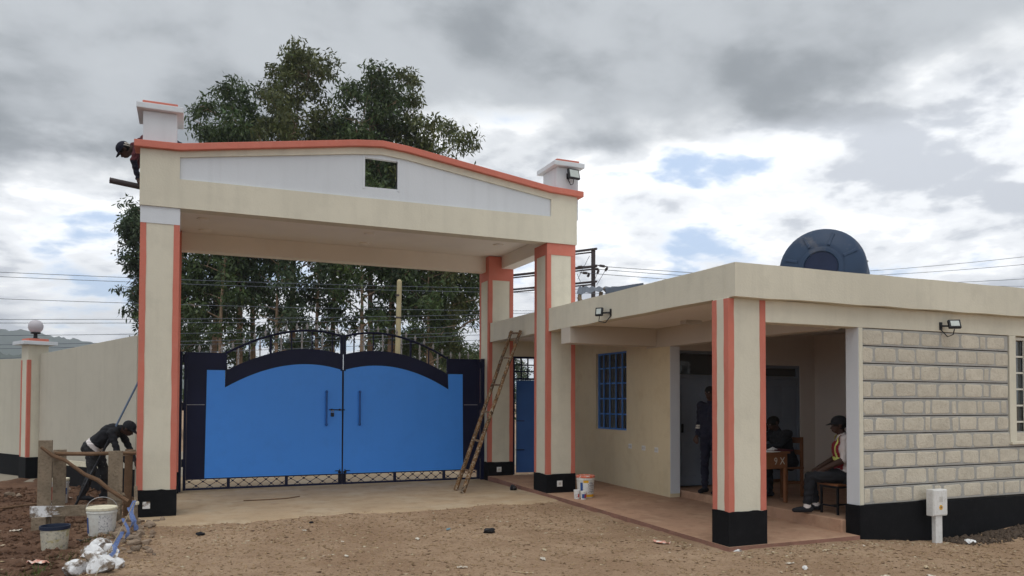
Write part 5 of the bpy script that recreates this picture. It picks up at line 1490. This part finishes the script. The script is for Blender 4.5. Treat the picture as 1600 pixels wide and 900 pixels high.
# individual litter
def crumple(name, label, cat, loc, r, seed, mat, flat=0.7, n=2, group=None):
    q = random.Random(seed)
    bm = bmesh.new(); bmesh.ops.create_icosphere(bm, subdivisions=n, radius=1.0)
    st = q.uniform(0.8, 1.7)
    vs = [tuple(v.co * q.uniform(0.62, 1.1)) for v in bm.verts]
    fs = [tuple(v.index for v in f.verts) for f in bm.faces]; bm.free()
    x, y, z = loc
    solo(MB().add([(a * r * st + x, b * r + y, c * r * flat + z + r * flat * 0.6) for a, b, c in vs], fs), name, mat, label, cat, (x, y, z), group)
def scrap(label, loc, size, seed, mat, group='bits of litter on the ground', name='litter_scrap', cat='litter'):
    """thin curled scrap of plastic, paper or leaf"""
    q = random.Random(seed)
    x, y, z = loc
    n = 5
    an = q.uniform(0, 3.14)
    vs, fs = [], []
    th = 0.0012
    for i in range(n + 1):
        for j in range(4):
            u, v = (i / n - 0.5) * size * q.uniform(0.9, 1.1), (j / 3 - 0.5) * size * 0.45 * (1 - abs(i / n - 0.5)) * q.uniform(0.8, 1.2)
            zz_ = 0.006 + size * 0.16 * abs(math.sin(i * 1.3 + j * 0.9 + seed)) * q.uniform(0.4, 1)
            px, py = x + u * math.cos(an) - v * math.sin(an), y + u * math.sin(an) + v * math.cos(an)
            vs += [(px, py, z + zz_), (px, py, z + zz_ - th)]
    ix = lambda i, j, s: (i * 4 + j) * 2 + s
    for i in range(n):
        for j in range(3):
            fs += [(ix(i, j, 0), ix(i + 1, j, 0), ix(i + 1, j + 1, 0), ix(i, j + 1, 0)), (ix(i, j, 1), ix(i, j + 1, 1), ix(i + 1, j + 1, 1), ix(i + 1, j, 1))]
    for i in range(n):
        fs += [(ix(i, 0, 0), ix(i, 0, 1), ix(i + 1, 0, 1), ix(i + 1, 0, 0)), (ix(i, 3, 0), ix(i + 1, 3, 0), ix(i + 1, 3, 1), ix(i, 3, 1))]
    for j in range(3):
        fs += [(ix(0, j, 0), ix(0, j + 1, 0), ix(0, j + 1, 1), ix(0, j, 1)), (ix(n, j, 0), ix(n, j, 1), ix(n, j + 1, 1), ix(n, j + 1, 0))]
    solo(MB().add(vs, fs), name, mat, label, cat, (x, y, z), group)
g_ = lambda x, y: (x, y, G(x, y))
crumple('plastic_bag', 'crumpled black plastic bag against the kerb near the ladder', 'plastic bag', (5.46, 12.75, 0.02), 0.085, 1, 'bin_black', 0.75)
crumple('plastic_bag', 'small black lump of rubbish on the open earth right of centre', 'rubbish', g_(3.52, 8.98), 0.055, 2, 'bin_black', 0.8)
crumple('plastic_bag', 'black twisted rag on the earth near the left column', 'rag', g_(0.17, 10.05), 0.06, 3, 'cloth_black', 0.45)
crumple('plastic_bag', 'small grey-black rag on the earth left of centre', 'rag', g_(1.55, 10.5), 0.035, 4, 'cloth_black', 0.5)
scrap('pinkish torn wrapper lying beside the porch kerb', g_(5.15, 7.6), 0.22, 5, 'trash_pink')
scrap('pink torn paper in the left foreground near the grass', g_(-1.36, 8.95), 0.24, 6, 'trash_pink')
scrap('grey-blue scrap of plastic on the earth right of centre', g_(3.1, 9.35), 0.12, 7, 'trash_blue')
crumple('paper_ball', 'crumpled whitish scrap on the earth right of the corner column', 'litter', g_(5.75, 5.95), 0.03, 8, 'plastic_white', 0.9)
crumple('lime_lump', 'white lump of lime beside the meter box post', 'lime lump', g_(9.10, 6.62), 0.07, 9, 'whitewash', 0.5)
crumple('lime_lump', 'small whitish lumps at the foot of the corner column', 'lime lump', (5.72, 6.93, -0.05), 0.04, 10, 'whitewash', 0.5)
sc = random.Random(31)
names_ = ['pale dry leaf curled on the bare earth', 'pale scrap of paper on the bare earth']
for k in range(26):
    x, y = sc.uniform(-0.2, 8.0), sc.uniform(5.2, 10.3)
    if x > 5.4 and y > 6.7: y = sc.uniform(5.2, 6.6)
    zone = ('in front of the left column', 'in front of the left gate leaf', 'in front of the right gate leaf', 'near the porch kerb', 'in front of the stone wall')[min(4, int(max(0, x / math.hypot(x, y) - 0.0) / 0.17))]
    scrap('%s lying on the open earth %s' % (('whitish paper scrap', 'straw-coloured dry leaf')[k % 2], zone), g_(x, y), sc.uniform(0.05, 0.13), 40 + k, ('trash_pale', 'chips')[k % 2], 'pale scraps on the open earth')
for k in range(18):
    x, y = sc.uniform(-4.2, -1.0), sc.uniform(8.0, 14.5)
    zone = 'beyond the timber frame' if y > 12 else 'left of the timber frame' if x < -1.9 else 'near the open paint bucket'
    scrap('%s on the red soil %s' % (('whitish paper scrap', 'straw-coloured dry leaf')[k % 2], zone), g_(x, y), sc.uniform(0.06, 0.16), 80 + k, ('trash_pale', 'chips')[k % 2], 'pale scraps on the red soil')
scrap('dark plastic scrap on the red soil at the left edge', g_(-2.2, 11.0), 0.28, 120, 'bin_black')
scrap('dark plastic scrap beside the paint-streaked bucket', g_(-1.08, 10.15), 0.16, 121, 'bin_black')
solo(MB().tube([(0.85, 12.95, 0.03), (1.2, 12.9, 0.035), (1.55, 13.0, 0.03), (1.75, 13.15, 0.034)], 0.008, 6), 'stick', 'bark_pole', 'thin dark stick lying on the concrete apron', 'stick', (0.85, 12.95, 0.02))
solo(MB().tube([(g_(2.95, 6.9)[0], 6.9, G(2.95, 6.9) + 0.008), (3.03, 6.8, G(3.03, 6.8) + 0.012), (3.12, 6.78, G(3.12, 6.78) + 0.008)], 0.006, 6), 'stick', 'chips', 'short pale bent twig on the earth in the foreground', 'stick', (2.95, 6.9, G(2.95, 6.9)))

# ------------------------------------------------------------------ furniture in the porch room
FZ = 0.17
dk = thing('desk', 'brown wooden school desk with chalk marks in the porch room', 'desk', (7.72, 9.0, FZ))
Md = Matrix.Translation((8.07, 8.68, FZ)) @ Matrix.Rotation(R(6), 4, 'Z')
MB().box(-0.78, 0.03, -0.03, 0.60, 0.715, 0.745, 0, Md).build('desk_top', 'desk_wood', dk, bevel=0.004)
for (a, b) in ((-0.045, 0.0), (-0.045, 0.52), (-0.74, 0.0), (-0.74, 0.52)):
    MB().box(a, a + 0.045, b, b + 0.045, 0.0, 0.714, 0, Md).build('leg', 'desk_wood', dk, bevel=0.004)
ap = MB().box(-0.694, -0.046, 0.008, 0.028, 0.50, 0.713, 0, Md).build('apron', 'desk_wood', dk)
MB().box(-0.03, -0.012, 0.046, 0.519, 0.50, 0.713, 0, Md).build('apron', 'desk_wood', dk)
MB().box(-0.72, -0.70, 0.046, 0.519, 0.50, 0.713, 0, Md).build('apron', 'desk_wood', dk)
for ch_, dx in (('9', -0.27), ('X', -0.15)):
    cu = bpy.data.curves.new('chalk', 'FONT'); cu.body = ch_; cu.size = 0.15; cu.extrude = 0.0008; cu.resolution_u = 2
    ob = bpy.data.objects.new('chalk', cu); COL.objects.link(ob)
    dg = bpy.context.evaluated_depsgraph_get()
    me = bpy.data.meshes.new_from_object(ob.evaluated_get(dg))
    bpy.data.objects.remove(ob)
    me.transform(Matrix.Translation(-Vector((7.72, 9.0, FZ))) @ Md @ Matrix.Translation((dx, 0.0065, 0.56)) @ Matrix.Rotation(R(90), 4, 'X'))
    me.materials.clear(); me.materials.append(MATS['chalk'])
    o = bpy.data.objects.new('chalk_mark', me); COL.objects.link(o); o.parent = ap
solo(MB().box(-0.12, 0.12, 0.02, 0.36, 0.746, 0.765, 0, Md @ Matrix.Rotation(R(-12), 4, 'Z')), 'register_book', 'cloth_red', 'red-edged register book at the corner of the desk', 'book', Md @ Vector((0, 0.2, 0.746)), bevel=0.003)
solo(MB().box(-0.40, -0.18, 0.0, 0.28, 0.746, 0.752, 0, Md @ Matrix.Rotation(R(10), 4, 'Z')), 'paper_sheet', 'paper', 'papers lying flat on the desk', 'papers', Md @ Vector((-0.3, 0.15, 0.746)))
vs = [Md @ Vector(p) for p in ((-0.16, 0.16, 0.753), (0.02, 0.16, 0.753), (0.02, 0.26, 0.753), (-0.16, 0.26, 0.753), (-0.08, 0.2, 0.80), (-0.06, 0.22, 0.80))]
solo(MB().add(vs, [(0, 1, 4), (1, 2, 5, 4), (2, 3, 5), (3, 0, 4, 5), (3, 2, 1, 0)]), 'folded_paper', 'paper', 'small folded white paper standing on the desk', 'paper', Md @ Vector((-0.07, 0.2, 0.753)))
cr = thing('wooden_chair', 'brown wooden chair behind the desk in the porch room', 'chair', (8.62, 9.35, FZ))
Mc = Matrix.Translation((8.62, 9.35, FZ)) @ Matrix.Rotation(R(-4), 4, 'Z')
MB().box(-0.21, 0.21, -0.21, 0.21, 0.43, 0.46, 0, Mc).build('seat', 'desk_wood', cr, bevel=0.004)
for a, b, h in ((-0.2, -0.2, 0.43), (-0.2, 0.16, 0.43), (0.17, -0.2, 0.92), (0.17, 0.16, 0.92)):
    MB().box(a, a + 0.04, b, b + 0.04, 0.0, h - (0.001 if h < 0.5 else 0), 0, Mc).build('leg', 'desk_wood', cr, bevel=0.003)
for z0, z1 in ((0.82, 0.91), (0.64, 0.72)):
    MB().box(0.18, 0.20, -0.16, 0.16, z0, z1, 0, Mc).build('back_slat', 'desk_wood', cr, bevel=0.003)
for b in (-0.19, 0.17): MB().box(-0.16, 0.17, b, b + 0.02, 0.2, 0.24, 0, Mc).build('stretcher', 'desk_wood', cr)
bn = thing('bench', 'low steel-legged bench under the seated guard', 'bench', (7.98, 7.62, FZ))
MB().box(7.76, 8.9, 7.45, 7.78, FZ + 0.375, FZ + 0.40).build('seat', 'desk_wood', bn, bevel=0.004)
MB().box(7.77, 8.89, 7.46, 7.77, FZ + 0.345, FZ + 0.374).build('seat_frame', 'steel_dark', bn)
for a in (7.775, 8.86):
    for b in (7.465, 7.74):
        MB().box(a, a + 0.024, b, b + 0.024, FZ, FZ + 0.344).build('leg', 'steel_dark', bn)
    MB().box(a + 0.004, a + 0.020, 7.49, 7.739, FZ + 0.10, FZ + 0.12).build('stretcher', 'steel_dark', bn)
MB().box(7.80, 8.859, 7.60, 7.615, FZ + 0.10, FZ + 0.12).build('stretcher', 'steel_dark', bn)

# ------------------------------------------------------------------ people
def capsule(p, r0, q, r1, n=14, rings=5):
    p, q = Vector(p), Vector(q)
    t_ = q - p
    L = t_.length
    t_ = t_.normalized() if L > 1e-6 else Vector((0, 0, 1))
    u = Vector((0, 0, 1)) if abs(t_.z) < 0.9 else Vector((1, 0, 0))
    u = (u - t_ * u.dot(t_)).normalized(); w = t_.cross(u)
    prof_ = []
    for k in range(rings): 
        a = math.pi / 2 * (1 - k / rings); prof_.append((r0 * math.cos(a) + 1e-4, -r0 * math.sin(a)))
    prof_.append((r0, 0.0)); prof_.append((r1, L))
    for k in range(1, rings + 1):
        a = math.pi / 2 * k / rings; prof_.append((r1 * math.cos(a) + 1e-4, L + r1 * math.sin(a)))
    vs, fs = [], []
    for r_, z in prof_:
        for k in range(n):
            an = 2 * math.pi * k / n
            vs.append(p + t_ * z + (u * math.cos(an) + w * math.sin(an)) * r_)
    m_ = len(prof_)
    for i_ in range(m_ - 1):
        for k in range(n): fs.append((i_ * n + k, i_ * n + (k + 1) % n, (i_ + 1) * n + (k + 1) % n, (i_ + 1) * n + k))
    fs.append(tuple(range(n - 1, -1, -1))); fs.append(tuple((m_ - 1) * n + k for k in range(n)))
    return vs, fs
def person(label, loc, rz, J, mats, cap='cloth_black', group=None, extra=None, voxel=0.011, s=1.0):
    """J: joints in metres, x ahead of the body, y to its left, z up from the floor. mats: skin, top, legs, shoes, sleeve."""
    t = thing('person', label, 'person', loc, group)
    V = lambda k: Vector(J[k]) * s
    caps = []
    def C(p, r0, q, r1, mi): caps.append((Vector(p), r0 * s, Vector(q), r1 * s, mi))
    pel, ch_, nk, hd = V('pelvis'), V('chest'), V('neck'), V('head')
    fd = Vector(J.get('face', (1, 0, 0))).normalized()
    side = Vector((0, 1, 0))
    upv = side.cross(fd) * -1
    upv = fd.cross(side)                       # up of the head
    SK, TP, LG, SH, SL = 0, 1, 2, 3, 4
    for sg in (-1, 1):
        o = side * sg
        C(pel + o * 0.075 * s, 0.125, pel.lerp(ch_, 0.5) + o * 0.06 * s, 0.115, TP)
        C(pel.lerp(ch_, 0.45) + o * 0.06 * s, 0.115, ch_ + o * 0.08 * s, 0.125, TP)
        C(pel + o * 0.08 * s - (ch_ - pel) * 0.06, 0.128, pel + o * 0.085 * s, 0.122, LG)
    shL, shR = V('shL'), V('shR')
    C(shL, 0.072, ch_.lerp(nk, 0.4) + side * 0.04 * s, 0.09, TP); C(shR, 0.072, ch_.lerp(nk, 0.4) - side * 0.04 * s, 0.09, TP)
    C(ch_.lerp(nk, 0.5), 0.085, nk, 0.062, TP)
    C(nk, 0.056, hd - upv * 0.05 * s, 0.054, SK)
    # head: skull, jaw, nose, ears
    C(hd + upv * 0.03 * s - fd * 0.018 * s, 0.088, hd + upv * 0.035 * s + fd * 0.012 * s, 0.083, 5)
    C(hd + fd * 0.02 * s, 0.074, hd - upv * 0.055 * s + fd * 0.042 * s, 0.046, SK)
    C(hd - upv * 0.005 * s + fd * 0.085 * s, 0.012, hd - upv * 0.028 * s + fd * 0.102 * s, 0.017, SK)
    C(hd - upv * 0.062 * s + fd * 0.080 * s, 0.017, hd - upv * 0.062 * s + fd * 0.084 * s, 0.015, SK)
    for sg in (-1, 1):
        C(hd + side * sg * 0.083 * s - upv * 0.018 * s, 0.014, hd + side * sg * 0.087 * s + upv * 0.018 * s, 0.017, SK)
        C(hd + side * sg * 0.032 * s + fd * 0.078 * s + upv * 0.018 * s, 0.016, hd + side * sg * 0.034 * s + fd * 0.078 * s + upv * 0.018 * s, 0.016, SK)
    for d_, sg in (('L', 1), ('R', -1)):
        sh, el, wr = V('sh' + d_), V('el' + d_), V('wr' + d_)
        C(sh, 0.066, el, 0.047, TP)
        C(el, 0.046, wr, 0.032, SL)
        hdv = Vector(J.get('hd' + d_, tuple((wr - el).normalized()))).normalized()
        ps = hdv.cross(side); ps = ps.normalized() if ps.length > 0.1 else Vector((0, 0, 1))
        ps2 = hdv.cross(ps).normalized()
        C(wr, 0.026, wr + hdv * 0.075 * s, 0.030, SK)
        C(wr + ps2 * 0.018 * s + hdv * 0.03 * s, 0.022, wr - ps2 * 0.018 * s + hdv * 0.075 * s, 0.022, SK)
        for k in range(4):
            o = ps2 * (k - 1.5) * 0.021 * s
            ln = (0.062, 0.075, 0.07, 0.055)[k] * s
            a = wr + hdv * 0.085 * s + o
            b = a + hdv * ln * 0.55 - ps * 0.01 * s
            C(a, 0.0105, b, 0.0095, SK); C(b, 0.0095, b + hdv * ln * 0.32 - ps * ln * 0.4, 0.0085, SK)
        a = wr + hdv * 0.03 * s + ps2 * 0.035 * s
        C(a, 0.012, a + hdv * 0.045 * s + ps2 * 0.022 * s - ps * 0.01 * s, 0.0105, SK)
        C(a + hdv * 0.045 * s + ps2 * 0.022 * s - ps * 0.01 * s, 0.0105, a + hdv * 0.075 * s + ps2 * 0.018 * s - ps * 0.02 * s, 0.009, SK)
        hp, kn, an_ = V('hp' + d_), V('kn' + d_), V('an' + d_)
        C(hp, 0.105, kn, 0.068, LG); C(kn, 0.068, an_ + (kn - an_) * 0.14, 0.056, LG)
        C(an_ + (kn - an_) * 0.16, 0.045, an_, 0.045, 6)
        tv = Vector(J.get('toe' + d_, (1, 0, 0))).normalized()
        C(an_ - tv * 0.04 * s - Vector((0, 0, 0.045 * s)), 0.040, an_ + tv * 0.10 * s - Vector((0, 0, 0.052 * s)), 0.038, SH)
        C(an_ + tv * 0.09 * s - Vector((0, 0, 0.052 * s)), 0.042, an_ + tv * 0.165 * s - Vector((0, 0, 0.062 * s)), 0.030, SH)
    m = MB()
    for p, r0, q, r1, mi in caps:
        vs, fs = capsule(p, r0, q, r1); m.add(vs, fs)
    me = bpy.data.meshes.new('tmp'); me.from_pydata(m.v, [], m.f)
    ob = bpy.data.objects.new('tmp', me); COL.objects.link(ob)
    md = ob.modifiers.new('r', 'REMESH'); md.mode = 'VOXEL'; md.voxel_size = voxel
    sm = ob.modifiers.new('s', 'SMOOTH'); sm.factor = 0.5; sm.iterations = 4
    dg = bpy.context.evaluated_depsgraph_get()
    body = bpy.data.meshes.new_from_object(ob.evaluated_get(dg))
    bpy.data.objects.remove(ob); bpy.data.meshes.remove(me)
    body.name = 'body'
    pc = np.empty(len(body.polygons) * 3); body.polygons.foreach_get('center', pc); pc = pc.reshape(-1, 3)
    best = np.full(len(pc), 1e9); idx = np.zeros(len(pc), int)
    for p, r0, q, r1, mi in caps:
        p_, q_ = np.array(p), np.array(q); d = q_ - p_; L2 = max(1e-9, d @ d)
        tt = np.clip(((pc - p_) @ d) / L2, 0, 1)
        dist = np.linalg.norm(pc - (p_ + tt[:, None] * d), axis=1) - (r0 + (r1 - r0) * tt)
        sel = dist < best; best[sel] = dist[sel]; idx[sel] = mi
    # folds in the cloth: push clothed vertices in and out a little
    vc = np.empty(len(body.vertices) * 3); body.vertices.foreach_get('co', vc); vc = vc.reshape(-1, 3)
    vn = np.empty(len(body.vertices) * 3); body.vertices.foreach_get('normal', vn); vn = vn.reshape(-1, 3)
    cl = np.zeros(len(vc))
    for pi, poly in enumerate(body.polygons):
        if idx[pi] in (1, 2, 4) and mats[idx[pi]] != mats[0]:
            for v_ in poly.vertices: cl[v_] = 1
    f_ = np.sin(vc[:, 2] * 62 + 9 * vnoise(vc[:, 0], vc[:, 1] + vc[:, 2], 9.0)) * 0.0045 + (vnoise(vc[:, 0] + vc[:, 2], vc[:, 1], 14.0) - 0.5) * 0.014
    vc = vc + vn * (f_ * cl)[:, None]
    body.vertices.foreach_set('co', vc.ravel())
    body.materials.clear()
    for k in mats: body.materials.append(MATS[k])
    body.polygons.foreach_set('material_index', idx.astype(np.int32))
    body.polygons.foreach_set('use_smooth', [True] * len(idx)); body.update()
    t.rotation_euler = (0, 0, rz)
    bo = bpy.data.objects.new('body', body); COL.objects.link(bo); bo.parent = t
    def child(mb, name, mat, smooth=True):
        o_ = ORG.pop(t.name); ORG[t.name] = Vector((0, 0, 0))
        c = mb.build(name, mat, t, smooth=smooth)
        ORG[t.name] = o_
        return c
    # eyes
    for sg in (-1, 1):
        c = hd + side * sg * 0.032 * s + fd * 0.088 * s + upv * 0.016 * s
        child(MB().lathe([(max(0.0005, 0.009 * s * math.sin(a)), -0.009 * s * math.cos(a)) for a in np.linspace(0, math.pi, 8)], 10, Matrix.Translation(c)), 'eye', 'eye_white')
    if cap:
        M = Matrix.Translation(hd + upv * 0.052 * s - fd * 0.008 * s) @ Matrix((( *fd, 0), (*side, 0), (*upv, 0), (0, 0, 0, 1))).transposed()
        m = MB().lathe([(0.104 * s, -0.03 * s), (0.107 * s, 0.0)] + [(0.107 * s * math.cos(a) + 1e-4, 0.085 * s * math.sin(a)) for a in np.linspace(0.15, math.pi / 2, 7)], 24, M)
        cp_ = child(m, 'cap', cap)
        vs, fs = [], []
        n = 10
        for k in range(n + 1):
            a = -1.1 + 2.2 * k / n
            e = 1 - (a / 1.1) ** 2
            for rr_, dz in ((0.098, -0.006), (0.108 + 0.075 * e, -0.022 - 0.012 * e)):
                for th in (0.003, -0.003): vs.append(M @ Vector((rr_ * s * math.cos(a) if rr_ < 0.1 else (0.098 * math.cos(a) + 0.078 * e) * s, rr_ * s * math.sin(a) if rr_ < 0.1 else 0.10 * math.sin(a) * s, (dz + th) * s)))
        for k in range(n):
            a = 4 * k; b = a + 4
            fs += [(a, b, b + 2, a + 2), (a + 1, a + 3, b + 3, b + 1), (a + 2, b + 2, b + 3, a + 3), (a, a + 1, b + 1, b)]
        o_ = ORG.pop(t.name); ORG[t.name] = Vector((0, 0, 0)); ORG[cp_.name] = Vector((0, 0, 0))
        MB().add(vs, fs).build('brim', cap, cp_, smooth=True)
        ORG[t.name] = o_
    # garments: shells lifted off the body where the test holds
    for (nm, mt, off_, test) in (extra or []):
        sel = [i_ for i_ in range(len(body.polygons)) if test(pc[i_], idx[i_])]
        used = {}
        vs, fs = [], []
        body.vertices.foreach_get('normal', vn.ravel()) 
        for i_ in sel:
            f = []
            for v_ in body.polygons[i_].vertices:
                if v_ not in used:
                    used[v_] = len(vs); vs.append(body.vertices[v_].co + body.vertices[v_].normal * off_)
                f.append(used[v_])
            fs.append(tuple(f))
        if fs: child(MB().add(vs, fs), nm, mt)
    return t
def standing(**kw):
    J = dict(pelvis=(0, 0, .96), chest=(0.02, 0, 1.28), neck=(0.0, 0, 1.47), head=(0.03, 0, 1.60), shL=(0, .19, 1.41), shR=(0, -.19, 1.41), elL=(-.02, .25, 1.12), elR=(-.02, -.25, 1.12), wrL=(.08, .24, .88), wrR=(.08, -.24, .88),
             hpL=(0, .09, .92), hpR=(0, -.09, .92), knL=(.02, .11, .50), knR=(.02, -.11, .50), anL=(0, .12, .095), anR=(0, -.12, .095))
    J.update(kw); return J
# painter bending over, left yard
J = standing(pelvis=(-.02, 0, .86), chest=(.27, 0, 1.11), neck=(.41, 0, 1.16), head=(.52, 0, 1.145), face=(.80, 0, -.60), shL=(.34, .19, 1.07), shR=(.34, -.19, 1.09), elL=(.46, .21, .82), elR=(.44, -.20, .80), wrL=(.58, .15, .62), wrR=(.56, -.12, .60),
             hpL=(0, .09, .82), hpR=(0, -.09, .82), knL=(.10, .12, .47), knR=(.02, -.12, .46), anL=(.10, .14, .10), anR=(-.12, -.13, .10))
person('painter in black top and cap stooping behind the timber frame', (-1.37, 14.0, G(-1.37, 14.0)), R(-18), J, ['skin_dark', 'cloth_black', 'cloth_trouser', 'cloth_black', 'cloth_black', 'hair', 'cloth_trouser'], 'cloth_black', s=1.0,
       extra=[('waistband', 'cloth_white', 0.006, lambda c, i_: i_ in (1, 2) and abs((c[0] - 0.0) * 0.75 + (c[2] - 0.93) * 0.66) < 0.032 and c[0] < 0.22 and c[2] > 0.74)])
# man kneeling on the canopy, leaning over its left edge
J = standing(pelvis=(-.02, 0, .72), chest=(.34, 0, .76), neck=(.52, 0, .70), head=(.65, 0, .62), face=(.62, 0, -.78), shL=(.44, .19, .70), shR=(.44, -.19, .70), elL=(.52, .22, .43), elR=(.52, -.22, .43), wrL=(.46, .20, .18), wrR=(.45, -.20, .18),
             hpL=(-.03, .1, .66), hpR=(-.03, -.1, .66), knL=(-.02, .12, .22), knR=(-.02, -.12, .22), anL=(-.40, .12, .12), anR=(-.40, -.12, .12), toeL=(-.6, 0, -.8), toeR=(-.6, 0, -.8))
person('man in dark red and navy leaning over the left end of the canopy roof', (-0.26, 12.75, 4.77), R(180), J, ['skin_dark', 'cloth_red', 'cloth_navy', 'cloth_black', 'cloth_navy', 'hair', 'cloth_navy'], 'cloth_navy',
       extra=[('cap_stripe', 'stripe_pale', 0.02, lambda c, i_: i_ == 5 and (abs(c[2] - 0.70) < 0.008 or abs(c[2] - 0.67) < 0.008))])
t = thing('scaffold_pole', 'grey scaffold pole sticking out left below the canopy roof edge', 'scaffold pole', (-1.1, 12.9, 4.93))
MB().tube([(-1.12, 12.95, 4.965), (-0.60, 12.95, 4.90)], 0.045, 12).build('pole', 'pole_steel', t, smooth=True)
MB().tube([(-1.125, 12.95, 4.9656), (-1.119, 12.95, 4.965)], 0.047, 12).build('end_collar', 'pole_steel', t)
MB().beam((-0.66, 12.95, 4.88), (-0.655, 12.95, 4.99), 0.10, 0.05).build('clamp', 'pole_steel', t)
# standing man in the porch room
J = standing(elL=(-.05, .25, 1.13), elR=(-.05, -.25, 1.13), wrL=(.10, .20, .93), wrR=(.10, -.2, .93))
person('man in a navy jacket with white cuff stripes, half hidden by the corner column', (7.72, 9.98, FZ), R(200), J, ['skin_dark', 'cloth_navy', 'cloth_navy', 'cloth_black', 'cloth_navy', 'hair', 'cloth_navy'], None,
       extra=[('cuff_stripe', 'stripe_pale', 0.006, (lambda sg, zc: lambda c, i_: i_ in (1, 4) and c[1] * sg > 0.17 and abs(c[2] - zc) < 0.011)(sg, zc)) for sg in (-1, 1) for zc in (1.075, 1.04)])
# seated clerk behind the desk
def seated(**kw):
    J = dict(pelvis=(-.05, 0, .54), chest=(-.02, 0, .86), neck=(0, 0, 1.04), head=(.04, 0, 1.17), shL=(-.02, .19, .98), shR=(-.02, -.19, .98), elL=(.05, .24, .72), elR=(.05, -.24, .72), wrL=(.26, .17, .62), wrR=(.26, -.17, .62),
             hpL=(-.03, .1, .50), hpR=(-.03, -.1, .50), knL=(.38, .12, .50), knR=(.38, -.12, .50), anL=(.36, .12, .10), anR=(.36, -.12, .10))
    J.update(kw); return J
J = seated(chest=(.06, 0, .86), neck=(.12, 0, 1.02), head=(.19, 0, 1.13), face=(.9, 0, -.35), shL=(.07, .19, .97), shR=(.07, -.19, .97), elL=(.28, .25, .80), elR=(.28, -.25, .80), wrL=(.46, .12, .78), wrR=(.46, -.12, .78))
person('person in dark clothes seated at the desk in the shade', (8.62, 9.35, FZ), R(176), J, ['skin_dark', 'cloth_black', 'cloth_black', 'cloth_black', 'cloth_black', 'hair', 'cloth_black'], None)
# seated guard
J = seated(wrL=(.27, .13, .58), wrR=(.27, -.13, .58), elL=(.02, .22, .72), elR=(.02, -.22, .72), anL=(.46, .12, .10), anR=(.30, -.12, .10), knL=(.42, .12, .48), knR=(.38, -.12, .47), neck=(-.01, 0, 1.03), head=(.03, 0, 1.155), pelvis=(-.05, 0, .50), face=(1, 0, -.08))
band = lambda c: abs(c[2] - 0.72) < 0.02 or (c[2] > 0.74 and abs(abs(c[1]) - 0.12) < 0.013)
person('guard in white shirt, maroon reflective vest and black cap seated by the stone wall', (7.99, 7.60, FZ), R(146), J, ['skin_dark', 'cloth_white', 'cloth_black', 'cloth_black', 'skin_dark', 'hair', 'cloth_white'], 'cloth_black',
       extra=[('vest', 'cloth_maroon', 0.009, lambda c, i_: i_ == 1 and abs(c[1]) < 0.165 and 0.46 < c[2] < 1.03 and not (c[2] > 0.95 and abs(c[1]) < 0.05 and c[0] > 0)),
              ('reflective_band', 'hivis', 0.013, lambda c, i_: i_ == 1 and abs(c[1]) < 0.165 and 0.46 < c[2] < 1.03 and band(c))])

# ------------------------------------------------------------------ leaning leaf twigs of a tree just outside the right edge
tr = thing('overhanging_tree', 'dark leaf tips of an overhanging tree at the upper right edge', 'tree', (8.3, 1.8, -0.1))
m = MB().tube([(8.3, 1.8, -0.4), (8.35, 1.85, 1.4), (8.2, 2.0, 3.0), (8.0, 2.2, 4.6)], [0.13, 0.11, 0.08, 0.04], 8)
pa, pb = at(1625, 60, 6.0), at(1640, 150, 6.0)
m.tube([(8.2, 2.0, 3.0), (7.6, 2.7, 3.9), tuple(pa + Vector((0.25, 0, 0.1))), tuple(pa)], [0.05, 0.03, 0.014, 0.005], 6)
m.tube([(8.25, 1.95, 2.6), (7.6, 2.7, 3.4), tuple(pb + Vector((0.2, 0, 0.0))), tuple(pb)], [0.04, 0.025, 0.012, 0.004], 6)
m.build('trunk', 'bark', tr, smooth=True)
q = np.random.RandomState(3)
cc = np.array([tuple(at(1632, 42, 6.0)), tuple(at(1670, 40, 6.1)), tuple(at(1662, 140, 6.0)), tuple(at(1760, 80, 6.0)), (8.0, 2.2, 4.6), (8.5, 1.6, 4.2), (7.7, 2.5, 4.4)])
rd_ = np.array([(0.06,) * 3, (0.15,) * 3, (0.17,) * 3, (0.3,) * 3, (0.5,) * 3, (0.6,) * 3, (0.35,) * 3])
V, F = leaf_quads(cc, rd_, np.array([14, 40, 40, 120, 220, 260, 160]), q, (0.07, 0.13), 0.32, 0.5)
np_mesh('crown', V, F, 'leaf_bluish', tr)

# ------------------------------------------------------------------ air
hz = MB().box(-1500, 1500, -300, 1900, -6, 175).build('haze', 'cream_paint')
hm = bpy.data.materials.new('haze'); hm.use_nodes = True
hm.node_tree.nodes.remove(hm.node_tree.nodes['Principled BSDF'])
pv = hm.node_tree.nodes.new('ShaderNodeVolumePrincipled')
pv.inputs['Color'].default_value = (0.86, 0.91, 1.0, 1)
pv.inputs['Density'].default_value = 0.0005
pv.inputs['Anisotropy'].default_value = 0.2
hm.node_tree.links.new(pv.outputs[0], hm.node_tree.nodes['Material Output'].inputs['Volume'])
hz.data.materials.clear(); hz.data.materials.append(hm)
tag(hz, 'thin bluish haze over the whole landscape', kind='stuff')
